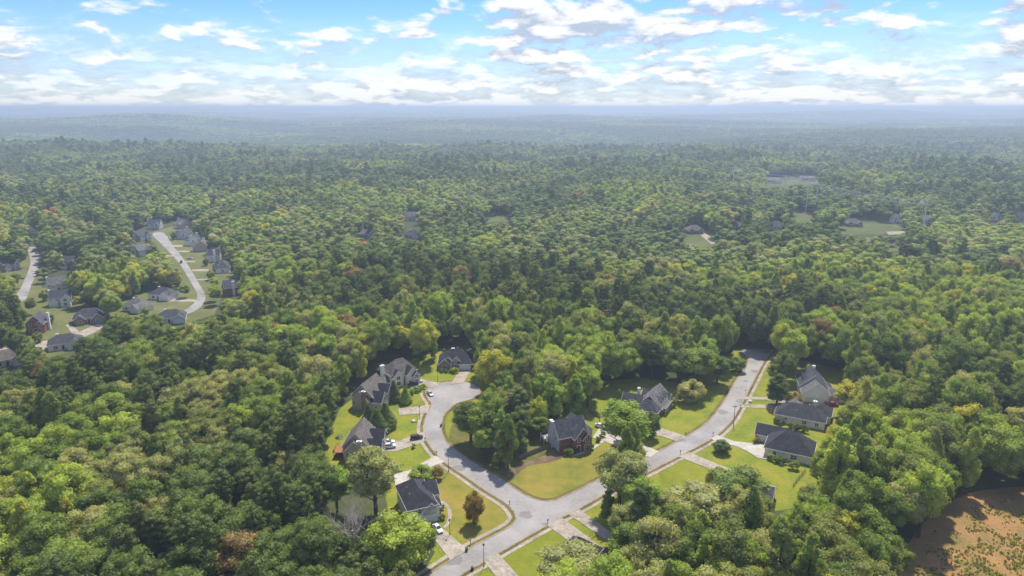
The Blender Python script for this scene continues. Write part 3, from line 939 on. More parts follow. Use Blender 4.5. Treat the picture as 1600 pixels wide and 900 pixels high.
house('white_gabled_house', 'white house with big garage gable and three white dormers beside red truck', (g.x, g.y), -105,
      [(-5.2, 0.2, 12.5, 10.5, 4.6, 'gx', 44, 'side_white'), (4.0, 0.4, 7.6, 10.4, 3.9, 'gx', 40, 'side_white', {'rm': 'roof_grey'}), (2.6, 8.6, 5.2, 7.6, 2.7, 'gx', 16, 'side_white', {'rm': 'roof_slate'}),  # garage wing roof paler: sun on its far slope painted into the shingle tone
       (-4.6, 6.2, 6.0, 4.0, 3.2, 'gx', 25, 'side_white')], 'roof_slate',
      [('dm', -8.4, -3.9, 5.4, 1.6, 3.4, -1, 'side_white'), ('dm', -5.4, -3.9, 5.4, 1.6, 3.4, -1, 'side_white'), ('dm', -2.4, -3.9, 5.4, 1.6, 3.4, -1, 'side_white'),
       ('g', 1, 'r', -1.6, 4.9, 2.2), ('w', 2, 'r', 0.6, 1.5, 1.3, 1.0), ('c', -8.0, 1.0, 10.6, 1.1, 1.1, 'side_white', 6.0), ('w', 0, 'f', -2.5, 1.7, 1.3, 1.7), ('w', 0, 'f', 2.8, 1.7, 1.3, 1.7),
       ('d', 0, 'f', 0.2), ('w', 1, 'f', 0, 1.7, 1.4, 1.5), ('box', 'porch', 'deckwood', [(3.2, -5.6, 1.4, 4.6, 1.6, 0.2), (1.2, -6.2, 0.7, 0.18, 0.18, 1.6), (5.2, -6.2, 0.7, 0.18, 0.18, 1.6)])])
g = G(1248, 665)
house('cream_ranch_house', 'cream ranch house with black hipped roof and chimney below the white house', (g.x + 2.5, g.y + 4.6), -28,
      [(0, 0, 18, 10.5, 3.0, 'hip', 34, 'side_cream'), (6.5, 6.0, 8, 9.0, 3.0, 'hip', 36, 'side_cream'), (-3.4, 6.2, 6.4, 6.0, 2.9, 'gy', 34, 'side_cream', {'rm': 'roof_grey'})], 'roof_dark',
      [('c', 4.4, 4.0, 7.4, 1.3, 1.1, 'side_cream'), ('w', 0, 'f', 1.8, 1.7, 1.5, 1.2), ('w', 0, 'f', 6.2, 1.7, 1.2, 1.3), ('w', 0, 'f', -5.0, 1.9, 0.8, 0.8, 0), ('d', 0, 'l', 1.0), ('w', 0, 'l', -2.5, 1.6, 1.4, 1.5),
       ('g', 2, 'l', 0, 4.6), vents(-1.5, -2.6, 5.0)])
g = G(1231, 719)
house('hip_roofed_house', 'tan brick house with steep black hipped roof and side garage wing', (g.x + 2.6, g.y + 5.2), -28,
      [(0, 0, 15.5, 12, 3.0, 'hip', 41, 'side_cream'), (-6.6, 7.8, 12.0, 6.8, 2.9, 'gx', 38, 'brick_brown'), (-3.4, 5.4, 6.0, 4.0, 3.1, 'hip', 38, 'side_cream')], 'roof_dark',
      [('g', 1, 'f', -2.5, 4.9), ('w', 0, 'f', 1.9, 1.6, 2.0, 1.5, 1), ('w', 0, 'f', -4.4, 1.7, 1.0, 1.3), ('d', 0, 'l', -2.5), ('w', 0, 'l', 2.2, 1.6, 1.4, 1.5), ('w', 1, 'l', 0, 1.6, 1.3, 1.3), vents(2.6, 1.0, 6.6),
       ('box', 'patio', 'deckwood', [(10.0, -3.8, 0.25, 4.0, 3.6, 0.3)])])
g = G(905, 878)
house('dark_roofed_house', 'house under a dark pointed roof half hidden by grey-green tree', (g.x, g.y), -35,
      [(0, 0, 9, 8.5, 3.4, 'hip', 42, 'side_cream')], 'roof_dark', [('w', 0, 'f', 0, 1.7, 1.6, 1.4), ('w', 0, 'l', 0, 1.7, 1.6, 1.4), ('d', 0, 'b', 0), ('w', 0, 'b', 2.5, 1.7, 1.2, 1.4)])
g = G(1168, 778)
house('grey_house', 'grey-sided house hidden under the big dark oak by the long drive', (g.x, g.y), -28,
      [(0, 0, 15, 9, 2.9, 'gx', 32, 'side_grey')], 'roof_slate', [('w', 0, 'f', 2, 1.6, 1.4, 1.3), ('w', 0, 'r', 0, 1.6, 1.2, 1.2), ('g', 0, 'b', 2, 4.6), ('d', 0, 'f', -2), ('w', 0, 'b', -4, 1.6, 1.4, 1.3)])

# houses of the farther streets: px, py of the footprint, turn, plan, walls, roof, label
FAR = [
    (92, 478, 20, 'two', 'side_white', 'roof_slate', 'white house with slate roof and chimney among far dark trees'),
    (88, 455, 30, 'two', 'side_tan', 'roof_grey', 'grey-roofed tan house just beyond the white slate-roofed one'),
    (211, 487, -20, 'low', 'side_cream', 'roof_grey', 'cream house with pale hipped roof on the far green lawn'),
    (252, 468, -8, 'low', 'side_white', 'roof_slate', 'white house with dark roof and open garage on far street'),
    (54, 520, 15, 'tall', 'brick_red', 'roof_slate', 'small tall brick house with two white gable windows'),
    (135, 505, 25, 'wide', 'brick_brown', 'roof_slate', 'low brown brick house with a car on its drive'),
    (96, 546, 30, 'low', 'side_cream', 'roof_slate', 'dark hip-roofed house beside the pale lane'),
    (108, 420, 10, 'two', 'brick_brown', 'roof_slate', 'brick house with blue-grey roof between far tree clumps'),
    (50, 368, 0, 'tall', 'side_white', 'roof_brown', 'white gabled house at the head of the short street'),
    (4, 424, 80, 'two', 'side_tan', 'roof_slate', 'tan house beside the short pale street'),
    (240, 358, 10, 'two', 'side_grey', 'roof_slate', 'grey house at the top of the far pale street'),
    (283, 357, -30, 'two', 'side_tan', 'roof_brown', 'brown-roofed house at the bend of the far pale street'),
    (287, 373, -80, 'two', 'side_grey', 'roof_slate', 'grey-sided house behind round tree on far street'),
    (302, 383, -80, 'two', 'side_white', 'roof_slate', 'white house with dark roof, third along the far street'),
    (314, 392, -75, 'two', 'side_tan', 'roof_brown', 'tan house with brown roof in the far street row'),
    (333, 409, -80, 'tall', 'side_cream', 'roof_slate', 'tall cream house with white chimney in far row'),
    (347, 425, -75, 'wide', 'side_white', 'roof_slate', 'white house with red brick garage front on the far street'),
    (358, 462, -60, 'tall', 'brick_red', 'roof_slate', 'narrow red brick house at the edge of the woods'),
    (217, 376, 70, 'two', 'side_grey', 'roof_slate', 'grey house half hidden left of the far street'),
    (219, 400, 60, 'two', 'side_cream', 'roof_grey', 'cream gable peeking from trees left of far street'),
    (264, 505, 20, 'low', 'side_grey', 'roof_slate', 'blue-grey roof sunk among trees below the far street'),
    (6, 572, 40, 'low', 'side_cream', 'roof_brown', 'brown-roofed house at the end of the pale lane'),
    (1085, 365, 8, 'wide', 'brick_brown', 'roof_brown', 'far brick house with curving drive and small yard'),
    (1151, 359, -8, 'wide', 'brick_brown', 'roof_brown', 'far brick house between round dark trees'),
    (1213, 358, 12, 'wide', 'side_cream', 'roof_slate', 'far cream house near the power line poles'),
    (1335, 354, -6, 'wide', 'brick_brown', 'roof_brown', 'far brick ranch house on the pale meadow'),
    (1402, 349, 0, 'tall', 'side_white', 'roof_slate', 'far white gabled house past the meadow'),
    (1450, 352, 20, 'tall', 'side_cream', 'roof_brown', 'far pale house between large crowns past the meadow'),
    (1557, 347, -10, 'tall', 'side_white', 'roof_slate', 'far white house with dark gable, first of a row'),
    (1596, 345, 0, 'two', 'side_white', 'roof_slate', 'far white house with long roof, end of a row'),
    (572, 371, 10, 'low', 'side_grey', 'roof_grey', 'far grey roof in the middle of the woods'),
    (645, 372, -10, 'low', 'side_grey', 'roof_slate', 'far blue-grey roof below a pale drive'),
    (642, 345, 0, 'two', 'side_cream', 'roof_brown', 'far brown-roofed house at the pale drive'),
    (1207, 286, 5, 'barn', 'side_white', 'roof_grey', 'distant white hall in the bare clearing'),
    (1262, 283, -10, 'barn', 'side_cream', 'roof_brown', 'distant brown-roofed hall beside the bare clearing'),
]
PLANS = {
    'two': ([(0, 0, 12, 9, 5.4, 'gx', 40), (3.2, -5, 5.4, 4, 4.8, 'gy', 42), (-3.4, -4.4, 5, 3, 3.2, 'gy', 40)],
            [('c', -6.5, 0.5, 9.4, 0.9, 1.5, 'side_white'), ('w', 1, 'f', 0, 1.6, 1.8, 1.6), ('w', 1, 'f', 0, 4.2, 1.6, 1.4), ('g', 2, 'f', 0, 4.2), ('w', 0, 'l', 2, 4, 1.1, 1.4), ('w', 0, 'r', 0, 4, 1.1, 1.4), ('d', 0, 'f', 0)]),
    'tall': ([(0, 0, 9, 9, 5.6, 'gy', 42), (2.6, -4.9, 3.4, 1.6, 5.2, 'gy', 46)],
             [('w', 0, 'f', -2.4, 1.7, 1.5, 1.7), ('w', 0, 'f', -2.4, 4.5, 1.5, 1.5), ('w', 1, 'f', 0, 1.7, 1.5, 1.7), ('w', 1, 'f', 0, 4.4, 1.4, 1.5), ('d', 0, 'f', 0.0), ('c', 5.0, 1, 9.6, 1.0, 1.4, 'side_white')]),
    'low': ([(0, 0, 15, 9.5, 3.2, 'hip', 36), (4.2, -5, 6.4, 4, 3.0, 'gy', 38)],
            [('g', 1, 'f', 0, 4.8), ('w', 0, 'f', -4.2, 1.7, 1.8, 1.5), ('d', 0, 'f', -1), ('w', 0, 'l', 0, 1.7, 1.4, 1.4), ('c', -3, 0.5, 7.2, 1.1, 0.9, 'side_white')]),
    'wide': ([(0, 0, 16, 9.5, 3.4, 'hip', 40), (-4.4, -5, 5.4, 3.0, 3.3, 'gy', 44), (4.6, -5.2, 5.6, 3.4, 3.4, 'gy', 44)],
             [('w', 1, 'f', 0, 1.7, 1.8, 1.6), ('w', 2, 'f', 0, 1.7, 2.0, 1.6), ('d', 0, 'f', 0), ('g', 0, 'l', 0, 4.6), ('w', 0, 'r', 0, 1.7, 1.4, 1.4)]),
    'barn': ([(0, 0, 22, 12, 5.5, 'gx', 26), (6, -9, 9, 8, 5, 'gy', 28)],
             [('g', 1, 'f', 0, 5.0, 3.4), ('w', 0, 'f', -8, 3, 2.4, 2), ('w', 0, 'f', -4.5, 3, 2.4, 2), ('w', 0, 'f', -1, 3, 2.4, 2), ('d', 0, 'f', -10)]),
}
for px, py, rz, plan, wm, rm, lb in FAR:
    bl, ft = PLANS[plan]
    g = G(px, py)
    house('brick_house' if 'brick' in wm else ('hall' if plan == 'barn' else 'house'), lb, (g.x, g.y + 4), rz,
          [(*b, ('brick_red' if 'garage front' in lb and i == 2 else wm)) for i, b in enumerate(bl)], rm, ft)


# ------------------------------------------------------------------ cars and street furniture
def loft(secs):
    """sections (x, half_width, z_low, z_high, top_half_width) -> closed body"""
    m = MB()
    vs, fs = [], []
    for x, hw, z0, z1, tw in secs:
        mid = z0 + (z1 - z0) * 0.55
        vs += [(x, -hw * .92, z0), (x, -hw, mid), (x, -tw, z1), (x, tw, z1), (x, hw, mid), (x, hw * .92, z0)]
    n = len(secs)
    for i in range(n - 1):
        for j in range(6):
            fs.append((i * 6 + j, i * 6 + (j + 1) % 6, (i + 1) * 6 + (j + 1) % 6, (i + 1) * 6 + j))
    fs += [tuple(range(5, -1, -1)), tuple(range((n - 1) * 6, n * 6))]
    return m.add(vs, fs)


def car(name, label, px, py, head, paint, kind='sedan', z=0.17, cat='car'):
    g = G(px, py)
    root = empty(name, (g.x, g.y, z), R(head))
    tag(root, label, cat)
    s = 1.0
    if kind == 'sedan':
        L = [(-2.3, .72, .38, .78, .66), (-2.15, .86, .25, .98, .74), (-1.4, .91, .22, 1.02, .80), (.9, .91, .22, .98, .80), (1.9, .88, .24, .84, .72), (2.25, .74, .34, .68, .62)]
        Cb = [(-1.75, .74, .96, 1.02, .70), (-1.0, .74, .96, 1.42, .56), (.15, .74, .96, 1.44, .56), (1.05, .74, .94, .99, .70)]
        wb, wr = 1.38, .33
    elif kind == 'suv':
        L = [(-2.3, .80, .42, 1.05, .76), (-2.2, .92, .32, 1.15, .84), (-1.4, .95, .30, 1.16, .86), (.9, .95, .30, 1.12, .85), (1.95, .92, .32, 1.02, .78), (2.3, .80, .42, .86, .70)]
        Cb = [(-2.15, .82, 1.1, 1.2, .76), (-1.9, .80, 1.1, 1.74, .62), (.1, .80, 1.1, 1.76, .62), (1.1, .80, 1.08, 1.14, .74)]
        wb, wr = 1.42, .38
    else:   # pickup
        L = [(-2.8, .88, .5, 1.08, .84), (-2.7, .95, .42, 1.14, .9), (-0.7, .96, .4, 1.15, .9), (1.3, .96, .4, 1.12, .88), (2.4, .93, .42, 1.04, .8), (2.75, .82, .5, .9, .74)]
        Cb = [(-0.75, .82, 1.1, 1.3, .76), (-0.55, .80, 1.1, 1.80, .64), (.75, .80, 1.1, 1.82, .64), (1.6, .80, 1.08, 1.14, .74)]
        wb, wr = 1.75, .40
    body = loft(L).build('body', M['car_' + paint], root)
    # glasshouse with a painted roof panel
    loft(Cb).build('glasshouse', M['glass'], root)
    r = MB()
    r.add([(Cb[1][0] - .05, -Cb[1][4] - .03, Cb[1][3]), (Cb[2][0] + .05, -Cb[2][4] - .03, Cb[2][3]), (Cb[2][0] + .05, Cb[2][4] + .03, Cb[2][3]), (Cb[1][0] - .05, Cb[1][4] + .03, Cb[1][3]),
           (Cb[1][0], -.45, Cb[1][3] + .07), (Cb[2][0], -.45, Cb[2][3] + .07), (Cb[2][0], .45, Cb[2][3] + .07), (Cb[1][0], .45, Cb[1][3] + .07)],
          [(3, 2, 1, 0), (4, 5, 6, 7), (0, 1, 5, 4), (1, 2, 6, 5), (2, 3, 7, 6), (3, 0, 4, 7)])
    r.build('roof_panel', M['car_' + paint], root)
    pl = MB()
    for sy in (-1, 1):
        for a, b in ((Cb[0], Cb[1]), (Cb[3], Cb[2])):
            pl.tube([(a[0], sy * (a[4] + .03), a[3]), (b[0], sy * (b[4] + .02), b[3])], .055, 5)
        pl.tube([((Cb[1][0] + Cb[2][0]) / 2, sy * (Cb[0][1] + .01), Cb[1][2] + .05), ((Cb[1][0] + Cb[2][0]) / 2, sy * (Cb[1][4] + .02), Cb[1][3])], .05, 5)
    pl.build('pillars', M['car_' + paint], root)
    hw = L[2][1]
    for sx in (-1, 1):
        for sy in (-1, 1):
            w = MB()
            k = 14
            vs = []
            for yy, rr in ((-.11, wr * .92), (-.09, wr), (.09, wr), (.11, wr * .92)):
                vs += [(sx * wb + rr * math.cos(2 * math.pi * j / k), sy * (hw - .08) + yy, wr - .02 + rr * math.sin(2 * math.pi * j / k)) for j in range(k)]
            fs = [(i * k + j, i * k + (j + 1) % k, (i + 1) * k + (j + 1) % k, (i + 1) * k + j) for i in range(3) for j in range(k)]
            fs += [tuple(range(k)), tuple(range(4 * k - 1, 3 * k - 1, -1))]
            w.add(vs, fs)
            wo = w.build('wheel', M['rubber'], root)
            rm = MB()
            rm.add([(sx * wb + wr * .6 * math.cos(2 * math.pi * j / k), sy * (hw + .035 + q), wr - .02 + wr * .6 * math.sin(2 * math.pi * j / k)) for q in (0, .012) for j in range(k)],
                   [tuple(range(k)), tuple(range(2 * k - 1, k - 1, -1))] + [(j, (j + 1) % k, (j + 1) % k + k, j + k) for j in range(k)])
            rm.build('rim', M['rim'], wo)
    for sy in (-1, 1):
        q = MB()
        q.box(L[-1][0] - .06, sy * .52, (L[-1][2] + L[-1][3]) / 2 + .08, .12, .3, .16)
        q.build('headlight', M['lamp'], root)
        q = MB()
        q.box(L[0][0] + .03, sy * .58, L[0][3] - .12, .1, .24, .16)
        q.build('tail_light', M['tail'], root)
    return root


car('parked_car', 'white suv nearest the tan house wall on its drive', 607, 694, 12, 'white', 'suv')
car('parked_car', 'white suv beside the lawn edge on the tan house drive', 609, 700, 12, 'white', 'suv')
car('parked_car', 'black suv parked at the street end of the drive', 651, 686, 14, 'black', 'suv')
car('parked_car', 'silver sedan parked at the kerb of the turning circle', 672, 617, -62, 'silver', 'sedan', 0.06)
car('parked_car', 'silver sedan parked outside the beige house', 653, 597, -15, 'silver', 'sedan')
car('parked_car', 'black sedan tucked beside the beige house wall', 645, 602, 10, 'black', 'sedan')
car('parked_car', 'white sedan on the stained drive of the white house', 684, 829, -58, 'white', 'sedan')
car('parked_car', 'white sedan on the drive of the red brick house', 938, 668, -35, 'white', 'sedan')
car('pickup_truck', 'dark red pickup truck behind the white gabled house', 1299, 634, -12, 'red', 'pickup', 0.03, 'truck')
car('parked_car', 'dark car driving down the far pale street', 283, 411, -70, 'black', 'suv', 0.06)
car('parked_car', 'dark car on the drive of the far brick house', 113, 507, -30, 'black', 'sedan', 0.13)
car('parked_car', 'black car under trees near the narrow drive', 951, 866, -40, 'black', 'sedan', 0.17)
car('parked_car', 'silver car on a side drive off the far street', 297, 405, 5, 'silver', 'sedan', 0.13)
car('parked_car', 'white car parked beside the far white houses', 1580, 349, 5, 'white', 'suv', 0.04)


def street_lamp(px, py, label, h=6.5):
    g = G(px, py)
    r = tag(empty('street_lamp', (g.x, g.y, 0.0)), label, 'street lamp')
    MB().lathe([(.16, 0), (.16, .5), (.09, .6), (.06, h)], k=8).build('pole', M['metal'], r)
    hd = MB().lathe([(.07, h), (.24, h + .1), (.30, h + .5), (.12, h + .75)], k=8).build('lamp_head', M['metal'], r)
    MB().lathe([(.2, h + .16), (.33, h + .2), (.33, h + .42), (.2, h + .46)], k=8).build('lens', M['lamp'], hd)


street_lamp(684, 597, 'black lamp post on the lawn by the brown brick house')
street_lamp(701, 737, 'black lamp post beside the pale concrete drive')
street_lamp(756, 886, 'black lamp post beside the near concrete drive')
street_lamp(703, 836, 'black lamp post between curved path and corner lawn', 4.5)
street_lamp(656, 655, 'black lamp post on the lawn between two tan houses', 5.0)


def mailbox(px, py, label):
    g = G(px, py)
    r = tag(empty('mailbox', (g.x, g.y, 0), R(random.uniform(-60, 60))), label, 'mailbox', 'mailboxes along the kerbs')
    MB().box(0, 0, .55, .12, .12, 1.2).build('post', M['pole'], r)
    b = MB()
    b.prism([(-.14, 1.12), (.14, 1.12), (.14, 1.3), (.08, 1.38), (-.08, 1.38), (-.14, 1.3)], -.3, .3, 'y')
    b.build('box', M['metal'], r)


for q, w in (((1071, 680), 'the dormered house drive'), ((1114, 681), 'the broad pale drive'), ((1063, 709), 'the long drive along the lawn strip'), ((1165, 614), 'the white gabled house drive'),
             ((1157, 638), 'the cream ranch house drive'), ((796, 789), 'the corner lawn bend'), ((856, 818), 'the wide drive opposite the junction'), ((694, 669), 'the inner side of the bend'),
             ((664, 689), 'the drive with the white suvs'), ((735, 851), 'the stained drive of the white house'), ((682, 711), 'the pale drive behind the white house')):
    mailbox(*q, 'dark mailbox on a post at the kerb by ' + w)
for q, lb in (((729, 861), 'dark green wheeled bin at the end of the white house drive'), ((738, 891), 'dark green wheeled bin across the street from the white house'),
              ((689, 667), 'dark wheeled bin on the inner kerb of the bend')):
    g = G(*q)
    r = tag(empty('wheeled_bin', (g.x, g.y, 0.1), 0.5), lb, 'bin')
    b = MB()
    b.add([(-.24, -.26, .05), (.24, -.26, .05), (.24, .26, .05), (-.24, .26, .05), (-.3, -.34, 1.0), (.3, -.34, 1.0), (.3, .34, 1.0), (-.3, .34, 1.0)],
          [(3, 2, 1, 0), (4, 5, 6, 7), (0, 1, 5, 4), (1, 2, 6, 5), (2, 3, 7, 6), (3, 0, 4, 7)])
    b.build('bin_body', M['bin'], r)
    MB().prism([(-.36, 1.01), (.36, 1.01), (.36, 1.05), (0, 1.12), (-.36, 1.05)], -.32, .32, 'x').build('lid', M['bin'], r)
    for s in (-1, 1):
        MB().tube([(s * .25, .3, .12), (s * .31, .3, .12)], .12, 8).build('wheel', M['rubber'], r)


def pole(px, py, label, h, arms, mat='pole', rad=0.16, name='utility_pole'):
    g = G(px, py)
    r = tag(empty(name, (g.x, g.y, 0)), label, 'pole')
    MB().tube([(0, 0, -.3), (0, 0, h)], [rad, rad * .65], 8).build('shaft', M[mat], r)
    for z, w in arms:
        MB().box(0, 0, z, w, .16, .2).build('crossarm', M[mat], r)
        i = MB()
        for k in (-1, -.5, .5, 1):
            i.tube([(k * w / 2 * .95, 0, z + .1), (k * w / 2 * .95, 0, z + .45)], .07, 6)
        i.build('insulators', M['steel'], r)
    return g, h


pole(1146, 665, 'wooden utility pole on the verge by the curving street', 8.5, [(7.9, 1.8)])
PY = []
for px, py, h, lb in ((1144, 303, 38, 'pale steel power pole farthest along the line'), (1224, 318, 36, 'pale steel power pole above the mown strip'),
                      (1259, 331, 37, 'tall pale power pole, taller of a close pair'), (1273, 334, 29, 'shorter pale power pole, beside the tall one'),
                      (1440, 372, 36, 'pale power pole rising from the woods past the meadow')):
    g, hh = pole(px, py, lb, h, [(h - 1, 7.0), (h - 4.5, 8.5)], 'palepole', 0.7, 'power_pole')
    PY.append((g, hh))
wires = [(0, 1), (1, 2), (2, 4)]
for a, b in wires:
    (g0, h0), (g1, h1) = PY[a], PY[b]
    for z, w in ((h0 - .5, 3.3), (h0 - 4, 4.0)):
        for s in (-1, 1):
            pts = []
            for k in range(13):
                t = k / 12
                p = g0.lerp(g1, t)
                sag = 4 * t * (1 - t) * (g1 - g0).length * 0.022
                pts.append((p.x + s * w, p.y, z + (h1 - h0) * t - sag))
            tag(MB().tube(pts, 0.14, 4).build('power_cable', M['palepole']), 'thin pale power cable strung between the far poles', 'cable', 'power cables over the far woods')


def fence(name, pts, label, h=1.8, mat='wood', board=0.16, gap=0.02, solid=True):
    P = gp(pts)
    r = tag(empty(name, P[0]), label, 'fence')
    posts = MB()
    me = {}
    for a, b in zip(P[:-1], P[1:]):
        L = (b - a).length
        ang = math.atan2(b.y - a.y, b.x - a.x)
        n = max(1, int(L / 2.4))
        for k in range(n + 1):
            p = a.lerp(b, k / n) - P[0]
            o = MB().box(0, 0, h / 2, .12, .12, h + .1).build('post', M[mat], r, p)
            o.rotation_euler.z = ang
        step = L / n
        for k in range(n):
            p = a.lerp(b, (k + .5) / n) - P[0]
            m = MB()
            if solid:
                nb = int(step / (board + gap))
                for j in range(nb):
                    m.box(-step / 2 + (j + .5) * step / nb, 0.05, h / 2, step / nb - gap, .03, h - .12 + .06 * ((j * 7) % 3 - 1) * .3)
            else:
                for z in (.35, .75, 1.15):
                    m.box(0, 0, z, step - .12, .05, .12)
            o = m.build('fence_panel', M[mat], r, p)
            o.rotation_euler.z = ang


fence('wooden_fence', [(796, 706), (812, 718), (860, 699)], 'weathered wooden board fence beside the dirt track')
fence('wooden_fence', [(914, 650), (921, 646), (938, 653), (936, 662)], 'dark board fence behind the red brick house')
fence('rail_fence', [(1239, 761), (1248, 749), (1258, 738)], 'dark rail fence at the end of the hip-roofed house lawn', 1.4, 'metal', solid=False)
for q, s, lb in (((646, 659), .9, 'small pale boulder on the lawn by the tan house'), ((1172, 628), .9, 'small pale boulder on the grass between two drives')):
    g = G(*q)
    bm = bmesh.new()
    bmesh.ops.create_icosphere(bm, subdivisions=2, radius=s)
    for v in bm.verts:
        v.co *= 1 + 0.25 * mnoise.noise(v.co * 1.7 + Vector((q[0], 0, 0)))
        v.co.z *= .7
    me = bpy.data.meshes.new('boulder')
    bm.to_mesh(me)
    bm.free()
    me.materials.append(M['stone'])
    tag(obj('boulder', me, None, (g.x, g.y, .3)), lb, 'boulder')
g = G(531, 700)
ur = tag(empty('patio_umbrella', (g.x, g.y, 0)), 'dark patio umbrella behind the tan house deck', 'umbrella')
MB().tube([(0, 0, 0), (0, 0, 4.6)], .05, 6).build('pole', M['white'], ur)
MB().lathe([(1.5, 4.0), (1.48, 4.06), (.8, 4.4), (.05, 4.75)], k=8).build('canopy', M['metal'], ur)


# ------------------------------------------------------------------ trees
def ico(sub):
    bm = bmesh.new()
    bmesh.ops.create_icosphere(bm, subdivisions=sub, radius=1.0)
    v = np.array([x.co[:] for x in bm.verts])
    f = np.array([[x.index for x in q.verts] for q in bm.faces])
    bm.free()
    return v, f


ICO1 = ico(1)


def lobes(rng, kind, Rr, h0, h1, n):
    out = []
    for i in range(n):
        if kind == 'oak':
            d = rng.normal(size=3)
            d /= np.linalg.norm(d)
            d[2] = d[2] * 0.9 + 0.18
            k = rng.uniform(0.50, 0.80)
            c = np.array([d[0] * Rr * k, d[1] * Rr * k, (h0 + h1) / 2 + d[2] * (h1 - h0) / 2 * k])
            r = Rr * rng.uniform(0.24, 0.40)
            out.append((c, r, 0.82))
        elif kind == 'poplar':
            t = (i + rng.uniform(0, 1)) / n
            a = rng.uniform(0, 2 * math.pi)
            prof = Rr * min(1.0, 0.55 + 1.6 * t) * (1 - t ** 2.2) ** 0.7
            q = prof * rng.uniform(0.35, 0.72)
            c = np.array([q * math.cos(a), q * math.sin(a), h0 + (h1 - h0) * (0.05 + t * 0.86)])
            out.append((c, max(0.8, Rr * rng.uniform(0.24, 0.36) * (1.15 - 0.5 * t)), 1.05))
        elif kind == 'pine':
            t = (i + rng.uniform(0, 1)) / n
            a = i * 2.4 + rng.uniform(-.5, .5)
            prof = Rr * (0.5 + 0.5 * math.sin(math.pi * (0.25 + 0.72 * t)))
            q = prof * rng.uniform(0.25, 0.85)
            c = np.array([q * math.cos(a), q * math.sin(a), h0 + (h1 - h0) * (0.06 + t * 0.86)])
            out.append((c, Rr * rng.uniform(0.22, 0.34), 0.62))
        elif kind == 'cone':
            t = ((i + rng.uniform(0, 1)) / n) ** 1.3
            a = i * 2.4
            q = Rr * (1 - t) * 0.72
            c = np.array([q * math.cos(a), q * math.sin(a), h0 + (h1 - h0) * (0.08 + t * 0.84)])
            out.append((c, max(.45, Rr * (0.45 * (1 - t) + 0.12)), 1.1))
    return out


def crown_arrays(rng, kind, Rr, h0, h1, nl, nleaf, ls, core=0.80):
    V, Fq, Ft, T = [], [], [], []
    off = 0
    for c, r, fz in lobes(rng, kind, Rr, h0, h1, nl):
        base = rng.uniform(0.25, 0.75)
        if core:
            v = ICO1[0] * (r * core * rng.uniform(0.85, 1.12, (len(ICO1[0]), 1))) * np.array([1, 1, fz]) + c
            V.append(v)
            Ft.append(ICO1[1] + off)
            T.append(('t', np.clip(rng.normal(base, 0.16, len(ICO1[1])), 0, 1)))
            off += len(v)
        d = rng.normal(size=(nleaf, 3))
        d[:, 2] += 0.25
        d /= np.linalg.norm(d, axis=1)[:, None]
        p = c + d * np.array([1, 1, fz]) * (r * rng.uniform(0.78, 1.16, (nleaf, 1)))
        nrm = d + rng.normal(size=(nleaf, 3)) * 0.55
        nrm /= np.linalg.norm(nrm, axis=1)[:, None]
        ref = rng.normal(size=(nleaf, 3))
        u = np.cross(nrm, ref)
        u /= np.linalg.norm(u, axis=1)[:, None] + 1e-9
        w = np.cross(nrm, u)
        s = ls * rng.uniform(0.55, 1.25, (nleaf, 1))
        q = np.stack([p - u * s * .5, p - w * s * .42 + nrm * s * .08, p + u * s * .5, p + w * s * .42 - nrm * s * .06], 1).reshape(-1, 3)
        V.append(q)
        Fq.append(np.arange(nleaf * 4).reshape(-1, 4) + off)
        T.append(('q', np.clip(rng.normal(base, 0.22, nleaf), 0, 1)))
        off += nleaf * 4
    return V, Fq, Ft, T


def crown_mesh(name, seed, kind, Rr, h0, h1, nl, nleaf, ls, mat, trunk=None, core=0.80):
    rng = np.random.default_rng(seed)
    V, Fq, Ft, T = crown_arrays(rng, kind, Rr, h0, h1, nl, nleaf, ls, core)
    V = np.concatenate(V)
    tt = [a for k, a in T if k == 't']
    tq = [a for k, a in T if k == 'q']
    tri = np.concatenate(Ft) if Ft else np.zeros((0, 3), int)
    quad = np.concatenate(Fq)
    tint = np.concatenate(tt + tq)
    nt, nq = len(tri), len(quad)
    mats = np.zeros(nt + nq, int)
    faces_extra = []
    if trunk is not None:
        o = len(V)
        V = np.concatenate([V, np.array(trunk.v)])
        faces_extra = [tuple(i + o for i in f) for f in trunk.f]
    me = bpy.data.meshes.new(name)
    me.from_pydata(V.tolist(), [], tri.tolist() + quad.tolist() + faces_extra)
    me.materials.append(mat)
    if trunk is not None:
        me.materials.append(M['bark'])
        mats = np.concatenate([mats, np.ones(len(faces_extra), int)])
        tint = np.concatenate([tint, np.full(len(faces_extra), .5)])
        me.polygons.foreach_set('material_index', mats.astype(np.int32))
    a = me.attributes.new('tint', 'FLOAT', 'FACE')
    a.data.foreach_set('value', tint.astype(np.float32))
    me.update()
    return me


def trunk_mb(seed, h, r, spread, h0):
    rng = random.Random(seed)
    m = MB()
    bend = rng.uniform(-.4, .4)
    m.tube([(0, 0, -.4), (bend * .3, 0, h * .35), (bend, bend * .4, h * .7), (bend * .7, 0, h * .92)], [r, r * .75, r * .45, r * .12], 6)
    for k in range(6):
        a = k * 2.4 + rng.uniform(-.4, .4)
        z = h0 + (h * .8 - h0) * (k / 6)
        e = spread * rng.uniform(.5, .8) * (1 - .4 * k / 6)
        m.tube([(bend * z / h, 0, z), (e * .5 * math.cos(a), e * .5 * math.sin(a), z + e * .45), (e * math.cos(a), e * math.sin(a), z + e * .8)], [r * .38, r * .25, r * .07], 5)
    return m


